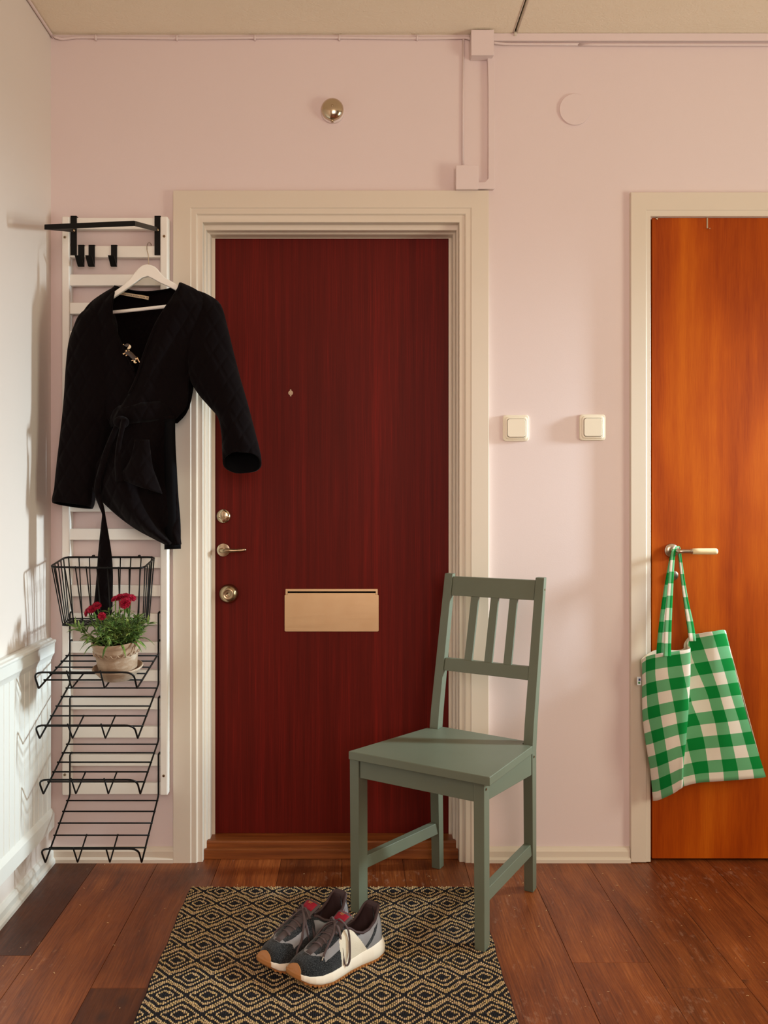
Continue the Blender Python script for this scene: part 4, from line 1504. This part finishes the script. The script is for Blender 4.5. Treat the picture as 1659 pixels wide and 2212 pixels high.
strap([(1426, 1412, -.040, 8.0, 0), (1427, 1395, -.044, 8.0, .7), (1431, 1350, -.050, 7.6, 2.7), (1437, 1300, -.052, 7.2, 4.6), (1444, 1250, -.050, 6.0, 6.5), (1451, 1205, -.046, 4.4, 8.3), (1456, 1187, -.040, 4.0, 9.1),
       (1461, 1182, -.034, 4.2, 9.5), (1465, 1187, -.022, 3.6, 9.9), (1468, 1205, -.018, 2.6, 10.7), (1474, 1250, -.019, 3.4, 12.5), (1481, 1300, -.020, 4.4, 14.5), (1489, 1345, -.024, 6.0, 16.2), (1494, 1376, -.028, 6.4, 17.4)], u0=-.6, ulen=1.0)
# small woven tag on the side seam
a = at(1380.5, 1471, -.052)
m = MB().obox(a, (.0062, 0, 0), (0, .0008, 0), (0, 0, .0125))
tg = m.build('side_tag', plain('blue_white_tag', srgb(214, 222, 230), .7), bag, bevel=.0004)
MB().obox(a + Vector((.001, -.0011, .004)), (.003, 0, 0), (0, .0004, 0), (0, 0, .0035)).build('tag_print', plain('tag_blue', srgb(40, 70, 120), .7), tg)
MB().obox(a + Vector((.0, -.0011, -.005)), (.0028, 0, 0), (0, .0004, 0), (0, 0, .003)).build('tag_print', plain('tag_green', srgb(60, 130, 70), .7), tg)

# ================================================================== FLOWER POT
PX, PY = -.665, -.258
zsh = .597 + .0075
# shelf height under the pot
g = G('weathered_terracotta')
p = g.obj(); x, y, z = g.xyz(p)
n1 = g.noise(p, 14, 4, .6); n2 = g.noise(g.comb(x * 8.0, y * 8.0, z * 40.0), 1, 4, .6); sp = g.noise(p, 420, 2)
c = g.ramp(n1 * .5 + n2 * .5, [(.34, srgb(132, 104, 82)), (.5, srgb(172, 146, 122)), (.64, srgb(212, 198, 180))])
c = g.mix(g.ramp(sp, [(.62, 0.0), (.72, .6)]), c, srgb(120, 88, 66))
g.set(c, .85, 0, .15)
g.bump(n1 + sp * .4, .25, .002)
M['pot'] = g.mat
M['soil'] = plain('potting_soil', srgb(44, 30, 22), .95, 0, .1, 120, .9, .4, .006)
g = G('leaf_green')
p = g.geo()
oi = g.noise(p, 60, 2)
g.set(g.ramp(oi, [(.3, srgb(50, 76, 32)), (.5, srgb(90, 118, 52)), (.70, srgb(156, 174, 96))]), .45, 0, .35, Subsurface_Weight=.0)
M['leaf'] = g.mat
g = G('carnation_red')
p = g.geo()
g.set(g.ramp(g.noise(p, 160, 2), [(.3, srgb(104, 0, 26)), (.6, srgb(168, 8, 48)), (.8, srgb(196, 34, 78))]), .55, 0, .25)
M['petal'] = g.mat

ROT = (R(8.0), R(-2.2), 0)
def shelf_z(y): return .648 + (.598 - .648) * ((-.05 - y) / .267)
sauc = empty('pot_saucer', (PX, PY, shelf_z(PY) + .0075), 'round terracotta saucer under the flower pot on the wire shelf', 'saucer', rot=ROT)
m = MB().lathe([(0, 0), (.042, 0), (.045, .001), (.062, .022), (.0685, .028), (.0700, .031), (.0690, .0335), (.0665, .0335), (.0600, .026), (.046, .006), (.043, .0045), (0, .0045)], n=56)
m.build('saucer_body', M['pot'], sauc, local=True, autos=35)
pot = empty('potted_carnation', (PX, PY, shelf_z(PY) + .0075), 'red dwarf carnation with narrow green leaves in a weathered terracotta pot', 'potted plant', rot=ROT)
PH = .098
prof_ = [(0, .006), (.050, .006), (.052, .008), (.0605, .070), (.0618, .074), (.0635, .0765), (.0650, .081), (.0658, .088), (.0665, .0905), (.0690, .0930), (.0690, .1005), (.0675, .103), (.0650, .103), (.0635, .100), (.061, .088), (0, .088)]
prof_ = [(r_ * .975, z_ * 1.07) for r_, z_ in prof_]
m = MB().lathe(prof_, n=72)
# scalloped garland under the rim
NS = 22
for i in range(NS):
    a0 = 2 * PI * i / NS
    pts = []
    for k in range(7):
        t_ = k / 6
        aa = a0 + (t_ - .5) * 2 * PI / NS
        zz = .0765 - .0080 * math.sin(PI * t_) ** .6
        rr_ = .0545 + (zz - .008) * .1395 + .0015
        pts.append((rr_ * .975 * math.cos(aa), rr_ * .975 * math.sin(aa), zz * 1.07))
    m.tube(pts, .0015, 5)
potb = m.build('pot', M['pot'], pot, local=True, autos=50)
MB().lathe([(0, .0985), (.030, .1005), (.0600, .0955), (.0600, .091), (0, .091)][::-1], n=40).build('soil', M['soil'], pot, local=True, smooth=True)
rp = random.Random(11)
lf = MB(); st = MB()
def leaf(m, base, d, length, width, droop, curl=.25):
    d = Vector(d).normalized()
    side = d.cross(Vector((0, 0, 1)))
    if side.length < .05: side = Vector((1, 0, 0))
    side.normalize()
    nrm = side.cross(d).normalized()
    rows_ = []
    p_ = Vector(base)
    N_ = 6
    for i in range(N_ + 1):
        t_ = i / N_
        w_ = width * (math.sin(PI * min(1, t_ * .94 + .06)) ** .75) * (1 - .30 * t_)
        if i == N_: w_ = .0002
        rows_.append([p_ - side * w_ + nrm * w_ * curl, p_ - nrm * w_ * .1, p_ + side * w_ + nrm * w_ * curl])
        dd = d + Vector((0, 0, -1)) * droop * t_
        p_ = p_ + dd.normalized() * length / N_
        nrm = side.cross(dd.normalized())
    m.grid(rows_)
nstem = 62
tips = []
for s_ in range(nstem):
    a_ = rp.uniform(0, 2 * PI)
    r0 = rp.uniform(0, .046)
    b = Vector((r0 * math.cos(a_), r0 * math.sin(a_), .097))
    out = (r0 / .046) ** .9
    inc = out * rp.uniform(.6, 1.18)
    d = Vector((math.cos(a_) * math.sin(inc), math.sin(a_) * math.sin(inc), math.cos(inc)))
    ln = rp.uniform(.028, .066) * (1.0 + .15 * out)
    pts = [b + d * ln * k / 5 + Vector((0, 0, .012 * math.sin(k / 5 * PI / 2) * out)) for k in range(6)]
    st.tube(pts, [.0013, .0013, .0012, .0011, .001, .0008], 5)
    for k in range(1, 6):
        nl = 2 if k < 5 else 5
        for q in range(nl):
            th = rp.uniform(0, 2 * PI)
            dd = Vector((math.cos(th), math.sin(th), 0))
            d2 = (d * rp.uniform(.5, 1.1) + dd * rp.uniform(.55, 1.05)).normalized()
            leaf(lf, pts[k], d2, rp.uniform(.022, .038), rp.uniform(.0028, .0048), rp.uniform(.2, 1.3))
    tips.append(pts[-1])
# a few long leaves drooping over the rim
for a_ in (2.9, 3.4, 3.9, 5.7, 5.9, .1, -.3, 4.6, 5.2):
    b = Vector((.052 * math.cos(a_), .052 * math.sin(a_), .107))
    leaf(lf, b, (math.cos(a_), math.sin(a_), .35), rp.uniform(.05, .068), .0042, 1.9)
st.build('stems', M['leaf'], pot, local=True, smooth=True)
lf.build('foliage', M['leaf'], pot, local=True, smooth=True, solid=.0004)

potM = Matrix.LocRotScale(pot.location, Euler(ROT), None)
potI = potM.inverted()
def flower(px, py, y, r, tilt, seed):
    rq = random.Random(seed)
    c_ = potI @ at(px, py, y)
    m = MB()
    ax = Vector(tilt).normalized()
    s1 = ax.cross(Vector((.3, 1, .2))).normalized(); s2 = ax.cross(s1)
    for lay in range(4):
        npet = 8 if lay < 2 else 6
        elev = (.15, .5, .9, 1.25)[lay]
        rr_ = r * (1, .88, .72, .5)[lay]
        for k in range(npet):
            a_ = 2 * PI * (k + .5 * (lay % 2)) / npet + rq.uniform(-.2, .2)
            rad = s1 * math.cos(a_) + s2 * math.sin(a_)
            tan_ = s2 * math.cos(a_) - s1 * math.sin(a_)
            rows_ = []
            for i in range(5):
                t_ = i / 4
                row = []
                for j in range(8):
                    w_ = (j / 7 - .5) * 2
                    sp_ = rr_ * .46 * t_ ** .8
                    ez = .12 * r * (rq.uniform(-1, 1) if t_ > .6 else 0)
                    er = (1 + (.10 * math.cos(j * PI) if t_ == 1 else 0))
                    pos = c_ + rad * (rr_ * t_ * math.cos(elev) * er) + ax * (rr_ * t_ * math.sin(elev) * .75 + ez) + tan_ * (w_ * sp_)
                    row.append(pos)
                rows_.append(row)
            m.grid(rows_)
    fo_ = m.build('flower_head', M['petal'], pot, local=True, smooth=True, solid=.0003)
    # calyx and stalk
    base_ = Vector((c_.x * .55, c_.y * .45, .092))
    mm = MB().tube([base_, base_.lerp(c_, .5) + Vector((0, 0, .006)), c_ - ax * r * .5, c_ - ax * r * .1], [.0012, .0012, .0022, .0030], 8)
    mm.build('stalk', M['leaf'], pot, local=True, smooth=True)
FD = PY - .020
flower(257, 1291, FD + .01, .0125, (-.2, -.5, .8), 1)
flower(271, 1289, FD + .015, .0125, (.1, -.5, .8), 2)
flower(284, 1292, FD, .0130, (.4, -.4, .7), 3)
flower(270, 1303, FD - .02, .0160, (0, -.9, .5), 4)
flower(247, 1294, FD, .0100, (-.5, -.4, .7), 14)
flower(209, 1309, FD, .0130, (.1, -.6, .8), 5)
flower(199, 1316, FD - .006, .0135, (-.2, -.7, .7), 6)
flower(188, 1323, FD + .004, .0120, (-.8, -.5, .4), 7)
flower(220.5, 1331, FD - .035, .0110, (0, -1, .2), 8)
# ================================================================== SNEAKERS
def suede(name, col, fuzz, amt):
    g = G(name)
    p = g.obj()
    n = g.noise(p, 900, 2, .6)
    g.set(g.mix(g.ramp(n, [(.52, 0.0), (.66, amt)]), col, fuzz), .92, 0, .1, Sheen_Weight=.25)
    g.bump(n, .6, .0012)
    return g.mat
M['sue_black'] = suede('black_suede', srgb(20, 22, 25), srgb(120, 124, 128), .55)
M['sue_white'] = suede('sand_suede', srgb(226, 216, 196), srgb(246, 240, 226), .5)
g = G('grey_mesh'); p = g.obj(); x, y, z = g.xyz(p)
wv = ((x * 900.0).frac() - .5).abs() + ((z * 900.0).frac() - .5).abs()
g.set(srgb(142, 140, 142), .75, 0, .25); g.bump(wv, .3, .0008)
M['mesh'] = g.mat
M['tongue'] = plain('dark_tongue_mesh', srgb(88, 78, 78), .8, 0, .2, 700, .3)
M['midsole'] = plain('white_foam', srgb(240, 230, 214), .5, 0, .35, 90, .1, .03)
M['gum'] = plain('gum_rubber', srgb(176, 118, 66), .5, 0, .4, 200, .25, .08)
M['shoe_lining'] = plain('brown_shoe_lining', srgb(70, 52, 52), .6, 0, .3, 600, .2)
M['lace'] = plain('mauve_grey_lace', srgb(92, 78, 78), .8, 0, .2, 900, .5)
M['tongue_red'] = plain('wine_red_label', srgb(150, 22, 44), .6, 0, .3, 900, .2)
M['gilt'] = plain('gilt_print', srgb(222, 190, 120), .4, .6)
L = .262
WLt = [(0, 0), (.0015, .008), (.006, .016), (.02, .0260), (.05, .0325), (.10, .0358), (.18, .0375), (.32, .0355), (.45, .0370), (.58, .0435), (.70, .0475), (.80, .0455), (.87, .0415), (.92, .0355), (.955, .0285), (.98, .0205), (.993, .0125), (.9985, .006), (1, 0)]
WRt = [(0, 0), (.0015, .008), (.006, .016), (.02, .0255), (.05, .0315), (.10, .0340), (.18, .0345), (.32, .0300), (.45, .0315), (.58, .0395), (.70, .0450), (.80, .0465), (.87, .0440), (.92, .0395), (.955, .0325), (.98, .0235), (.993, .0140), (.9985, .0065), (1, 0)]
ZB_ = [(0, .0075), (.06, .0025), (.12, 0), (.70, 0), (.82, .0035), (.92, .0115), (1, .0240)]         # bottom of the outsole
ZT_ = [(0, .0455), (.06, .0440), (.20, .0385), (.40, .0320), (.60, .0275), (.80, .0270), (.92, .0320), (1, .0400)]   # top of the midsole
HT = [(0, .1190), (.02, .1190), (.06, .1120), (.12, .0930), (.20, .0790), (.28, .0760), (.36, .0840), (.42, .0965), (.48, .1020), (.56, .0955), (.66, .0830), (.76, .0715), (.86, .0625), (.93, .0550), (.98, .0450), (1, .0380)]
RIM = [(0, 0), (.0015, .0060), (.008, .0130), (.025, .0190), (.06, .0245), (.12, .0280), (.22, .0290), (.32, .0285), (.40, .0255), (.46, .0210), (.54, .0170), (.64, .0145), (.72, .0110), (.76, .0060), (.78, 0), (1, 0)]
F1 = lambda tb, t: interp(tb, t)[0]
ts = sorted(set([round(x_, 5) for x_ in ([(k / 14) ** 2 * .1 for k in range(15)] + [.1 + .8 * k / 150 for k in range(151)] + [1 - (k / 28) ** 2 * .1 for k in range(29)])]))

def surf(t, side, th):
    """side +1 left (outer) / -1 right (inner); th 0..1 base to rim"""
    w = F1(WLt if side > 0 else WRt, t) * .965
    zb, h, yr = F1(ZT_, t) - .004, F1(HT, t), F1(RIM, t)
    if t < .5: zb -= .0
    a = th * PI / 2
    e1 = .80 if t > .5 else .9
    bul = .0025 * math.sin(PI * min(1, th * 1.4)) if t < .5 else 0
    y = yr + (w - yr) * math.cos(a) ** e1 + bul
    z = zb + (h - zb) * math.sin(a) ** (.85 if t > .5 else .98)
    xo = 0
    if t < .14: xo = .010 * (1 - t / .14) * min(1, th * 1.6) * (1 if th < .75 else 1 - (th - .75) * 1.2)
    if t > .88: xo = -.006 * (t - .88) / .12 * th
    return Vector((t * L + xo - L / 2, side * y, z))

def zone(t, side, e):
    outer = side > 0
    if t > .825 - .10 * (1 - e) + .02 * math.sin(e * 9): return 0                  # toe guard
    if outer and .27 + .18 * e - .03 < t < .585 - .03 * abs(e - .4) and e < .84 - max(0, (t - .50)) * 3: return 2   # side patch
    if e > .68 + .5 * max(0, t - .66) and .34 < t < .80: return 0                                              # lace stay
    if .32 < t < .50 and e > .70: return 0
    if t < .055: return 0
    if t < .30 and abs(t - (.06 + .26 * (1 - e) ** 1.5)) < .030 and e < .62: return 0
    if not outer and .48 < t < .56: return 0
    if e < .30 + .9 * (t - .70) ** 2 + .10 * math.sin((t - .5) * 9) and t > .50: return 0     # mudguard
    return 1

def build_shoe(root, mirror):
    S_ = -1 if mirror else 1
    def T(v): return Vector((v.x, v.y * S_, v.z))
    # upper
    m = MB()
    NE = 56
    for side in (1, -1):
        rows_ = [[T(surf(t, side, k / NE)) for k in range(NE + 1)] for t in ts]
        n = NE + 1
        vs_ = [p_ for r_ in rows_ for p_ in r_]
        b = len(m.v)
        m.v += [tuple(v) for v in vs_]
        for i in range(len(ts) - 1):
            for k in range(NE):
                f = (i * n + k, i * n + k + 1, (i + 1) * n + k + 1, (i + 1) * n + k)
                if (side * S_) < 0: f = f[::-1]
                m.f.append(tuple(b + q for q in f))
                m.m.append(zone((ts[i] + ts[i + 1]) / 2, side, (k + .5) / NE))
    o = m.build('upper', [M['sue_black'], M['mesh'], M['sue_white'], M['shoe_lining']], root, local=True, smooth=True, recalc=False)
    import bmesh
    bm_ = bmesh.new(); bm_.from_mesh(o.data)
    bmesh.ops.remove_doubles(bm_, verts=bm_.verts, dist=1e-5)
    bm_.to_mesh(o.data); bm_.free()
    d_ = o.modifiers.new('sol', 'SOLIDIFY'); d_.thickness = .0038; d_.offset = 1 if False else -1; d_.material_offset = 3
    # padded collar roll
    rim = [T(surf(t, 1, 1)) for t in ts if t < .47][::-1] + [T(surf(t, -1, 1)) for t in ts if t < .47]
    MB().tube(rim[::2], .0034, 8).build('collar', M['shoe_lining'], root, local=True, smooth=True)
    # insole
    rows_ = []
    for t in [.03 + .85 * k / 24 for k in range(25)]:
        rows_.append([T(Vector((t * L - L / 2, F1(WLt, t) * .8, .043 - .014 * t))), T(Vector((t * L - L / 2, -F1(WRt, t) * .8, .043 - .014 * t)))])
    MB().grid(rows_).build('insole', M['shoe_lining'], root, local=True, solid=.003)
    # midsole and outsole
    def outline(sc, zf, grow=0.0):
        pts = []
        for t in ts:
            pts.append((t, F1(WLt, t) + grow))
        pts2 = []
        for t in ts[::-1]:
            pts2.append((t, -(F1(WRt, t) + grow)))
        out = []
        for t, y in pts + pts2:
            x_ = (t * L - L / 2)
            x_ += (grow if t > .95 else (-grow if t < .05 else 0)) + (-.006 * (1 - t / .1) * sc if t < .1 else 0)
            out.append(T(Vector((x_, y, zf(t)))))
        return out
    zb = lambda t: F1(ZB_, t)
    zt_ = lambda t: F1(ZT_, t)
    rings = [outline(1, lambda t: zb(t) + .0040, -.001), outline(1, lambda t: zb(t) + .0062, .0018), outline(.9, lambda t: zb(t) + (zt_(t) - zb(t)) * .45, .0022),
             outline(.4, lambda t: zt_(t) - .002, .0006), outline(.3, lambda t: zt_(t), -.0015), outline(.3, lambda t: zt_(t) - .002, -.006)]
    MB().loft(rings).build('midsole', M['midsole'], root, local=True, smooth=True)
    rings = [outline(1.1, lambda t: zb(t), -.002), outline(1.15, lambda t: zb(t) + .001, 0.0), outline(1.15, lambda t: zb(t) + .0042, .0012), outline(1, lambda t: zb(t) + .0046, -.002)]
    m = MB().loft(rings)
    # lugs round the edge
    for side, tb in ((1, WLt), (-1, WRt)):
        for k in range(26):
            t = .05 + .90 * k / 25
            w_ = F1(tb, t) + .0012
            w2 = F1(tb, min(1, t + .02)) + .0012
            c_ = Vector((t * L - L / 2, side * (w_ - .001), zb(t) + .0014))
            dd = Vector((.02 * L, side * (w2 - w_), zb(min(1, t + .02)) - zb(t))).normalized()
            nn = Vector((-dd.y, dd.x, 0)) * side
            m.obox(T(c_), T(dd * .0029), T(nn * .0022), (0, 0, .0018))
    m.build('outsole', M['gum'], root, local=True, autos=30)
    # rubber toe bumper and heel piece
    def bumper(t0, thm, name):
        rows_ = []
        angs = [(-1 + 2 * k / 24) for k in range(25)]
        cx_ = .86 * L - L / 2
        for q in range(13):
            row = []
            for a_ in angs:
                t = 1 - (abs(a_) ** 1.7) * (1 - t0)
                side = 1 if a_ >= 0 else -1
                if q <= 5:
                    w_ = F1(WLt if side > 0 else WRt, t) + .0022
                    z0_, z1_ = zb(t) + .004, zt_(t) - .001
                    p_ = Vector((t * L - L / 2, side * w_, z0_ + (z1_ - z0_) * q / 5))
                else:
                    s_ = (q - 5) / 7
                    th = (1 - abs(a_)) ** .55 * min(1, s_ * 2.2 + (0 if abs(a_) > .01 else 1)) * (1 if s_ < .46 else 1)
                    p_ = surf(t - thm * s_ * (1 - abs(a_)) ** .8, side, min(1, max(.02, th)))
                d_ = Vector((p_.x - cx_, p_.y, 0)).normalized()
                row.append(T(p_ + d_ * .0024 + Vector((0, 0, .0006))))
            rows_.append(row)
        return MB().grid(rows_).build(name, M['gum'], root, local=True, smooth=True, solid=.0022, offset=0)
    bumper(.977, .050, 'toe_bumper')
    # tongue
    rows_ = []
    for k in range(15):
        q = k / 14
        t = .83 - .43 * q
        zc = (F1(HT, t) + .0005 if q < .75 else F1(HT, .50) + .0005) + max(0, q - .62) * .052
        if q > .75: zc = F1(HT, .50) + .0006 + (q - .62) * .060
        w_ = .012 + .012 * q
        x_ = t * L - L / 2
        rows_.append([T(Vector((x_ - .004 * abs(a_) * q, a_ * w_, zc - .0065 * a_ * a_ * (1 - q * .3)))) for a_ in [-1 + 2 * j / 10 for j in range(11)]])
    tg_ = MB().grid(rows_).build('tongue', [M['tongue'], M['shoe_lining']], root, local=True, smooth=True, solid=.005, offset=0)
    lab_rows = [[p_ + Vector((0, 0, .0032)) for p_ in r_[1:-1]] for r_ in rows_[-4:-1]] + [[p_ + Vector((-.0012, 0, .001)) for p_ in r_[1:-1]] for r_ in rows_[-1:]]
    MB().grid(lab_rows).build('tongue_label', M['tongue_red'], tg_, local=True, smooth=True, solid=.0016, offset=0)
    tpos = lab_rows[2][4] + Vector((.001, 0, .0014))
    sl = (lab_rows[3][4] - lab_rows[0][4]).normalized()
    o = text_mesh('label_number', '327', .0085, (0, 0, 0), (0, 0, 0), M['gilt'], None)
    zax = sl.cross(Vector((0, -S_ * 1.0, 0))); 
    zax = Vector((-sl.z, 0, sl.x)) if True else zax
    if zax.z < 0: zax = -zax
    yax = sl
    xax = yax.cross(zax)
    mt = Matrix((xax, yax, zax)).transposed().to_4x4(); mt.translation = tpos
    o.data.transform(mt); o.parent = tg_
    # laces: cross bars
    for k, t in enumerate((.50, .555, .61, .665, .72)):
        pts = []
        for j in range(9):
            a_ = -1 + 2 * j / 8
            ww = F1(RIM, t) + .0055
            tt = t + .010 * a_ * (1 if k % 2 else -1)
            pts.append(T(Vector((tt * L - L / 2, a_ * ww, F1(HT, t) + .0042 - .0060 * a_ * a_))))
        ribbon3(pts, .0036, .0012).build('lace', M['lace'], root, local=True, smooth=True)
    K = Vector((.515 * L - L / 2, .000, F1(HT, .5) + .010))
    def P_(t, y, dz=.004):
        side = 1 if y >= 0 else -1
        w_ = F1(WLt if side > 0 else WRt, t); yr = F1(RIM, t); h = F1(HT, t); zb__ = F1(ZT_, t) - .004
        q = min(1, max(0, (abs(y) - yr) / max(1e-5, (w_ - yr))))
        z_ = zb__ + (h - zb__) * math.sqrt(max(0, 1 - q ** 2.4))
        return Vector((t * L - L / 2, y, z_ + dz))
    # knot
    MB().lathe([(.0001, -.006), (.005, -.004), (.0062, 0), (.005, .004), (.0001, .006)], T(K), 'x', 12).build('lace_knot', M['lace'], root, local=True, smooth=True)
    # bow loop over the outer side, loop over the inner side, two ends with aglets
    loops = [[K, K + Vector((-.004, .012, .010)), P_(.47, .034, .020), P_(.49, .044, .012), P_(.54, .042, .006), P_(.55, .026, .008), K + Vector((.003, .004, -.001))],
             [K, K + Vector((.002, -.012, .008)), P_(.50, -.034, .016), P_(.55, -.040, .008), P_(.58, -.030, .006), K + Vector((.004, -.004, -.001))]]
    for lp in loops:
        ribbon3([T(Vector(p_)) for p_ in smooth_pts([tuple(p_) for p_ in lp], 6)], .0030, .0014).build('lace_loop', M['lace'], root, local=True, smooth=True)
    ends = [[K, K + Vector((.006, .006, .002)), P_(.58, .016, .007), P_(.65, .024, .005), P_(.73, .031, .004), P_(.785, .036, .004)],
            [K, K + Vector((.006, -.006, .002)), P_(.58, -.022, .007), P_(.66, -.038, .006), P_(.73, -.044, .010), P_(.77, -.047, -.002)]]
    for e_ in ends:
        sm = [Vector(p_) for p_ in smooth_pts([tuple(p_) for p_ in e_], 6)]
        le = ribbon3([T(p_) for p_ in sm[:-3]], .0030, .0015).build('lace_end', M['lace'], root, local=True, smooth=True)
        MB().tube([T(p_) for p_ in sm[-4:]], .0011, 8).build('aglet', plain('clear_aglet', srgb(214, 200, 180), .3), le, local=True, smooth=True)

def ribbon3(pts, hw, th):
    """flat cord following a path"""
    rings = []
    N = len(pts)
    up = Vector((0, 0, 1))
    for i, p in enumerate(pts):
        d = (pts[min(i + 1, N - 1)] - pts[max(i - 1, 0)])
        if d.length < 1e-7: d = Vector((1, 0, 0))
        d.normalize()
        x = d.cross(up)
        if x.length < .2: x = d.cross(Vector((1, 0, 0)))
        x.normalize(); u = x.cross(d).normalized()
        rings.append([p + x * hw * math.cos(a_) + u * th * math.sin(a_) for a_ in [2 * PI * k / 8 for k in range(8)]])
    return MB().loft(rings)

def place_shoe(heel, toe, mirror, lab):
    h, t = Vector(heel), Vector(toe)
    c_ = (h + t) / 2
    ang = math.atan2(t.y - h.y, t.x - h.x)
    r = empty('sneaker', (c_.x, c_.y, RZ + .0004), lab, 'shoe', 'pair of sneakers on the rug', rot=(0, 0, ang))
    build_shoe(r, mirror)
    return r
place_shoe((.052, -.582), (-.142, -.757), False, 'left sneaker, sunlit, in front of the other, with a sand suede side patch')
place_shoe((-.028, -.517), (-.218, -.698), True, 'right sneaker, in shade, half hidden behind its pair on the rug')

# ================================================================== CRUMBS ON THE FLOOR
rd = random.Random(21)
m = MB()
for i in range(120):
    x_, y_ = rd.uniform(-.85, 1.15), rd.uniform(-1.0, -.03)
    if -.49 < x_ < .36 and y_ < -.2: continue
    l_, w_, a_ = rd.uniform(.0008, .0040), rd.uniform(.0004, .0009), rd.uniform(0, PI)
    dx, dy = math.cos(a_) * l_, math.sin(a_) * l_
    m.tube([(x_ - dx, y_ - dy, .0012), (x_ + dy * .25, y_ - dx * .25, .0018), (x_ + dx, y_ + dy, .0010)], w_ * .8, 5)
o = m.build('floor_crumbs', plain('pale_wood_shavings', srgb(226, 190, 140), .8), None, smooth=True)
tag(o, 'tiny pale wood shavings and crumbs scattered on the floorboards', 'crumbs', kind='stuff')
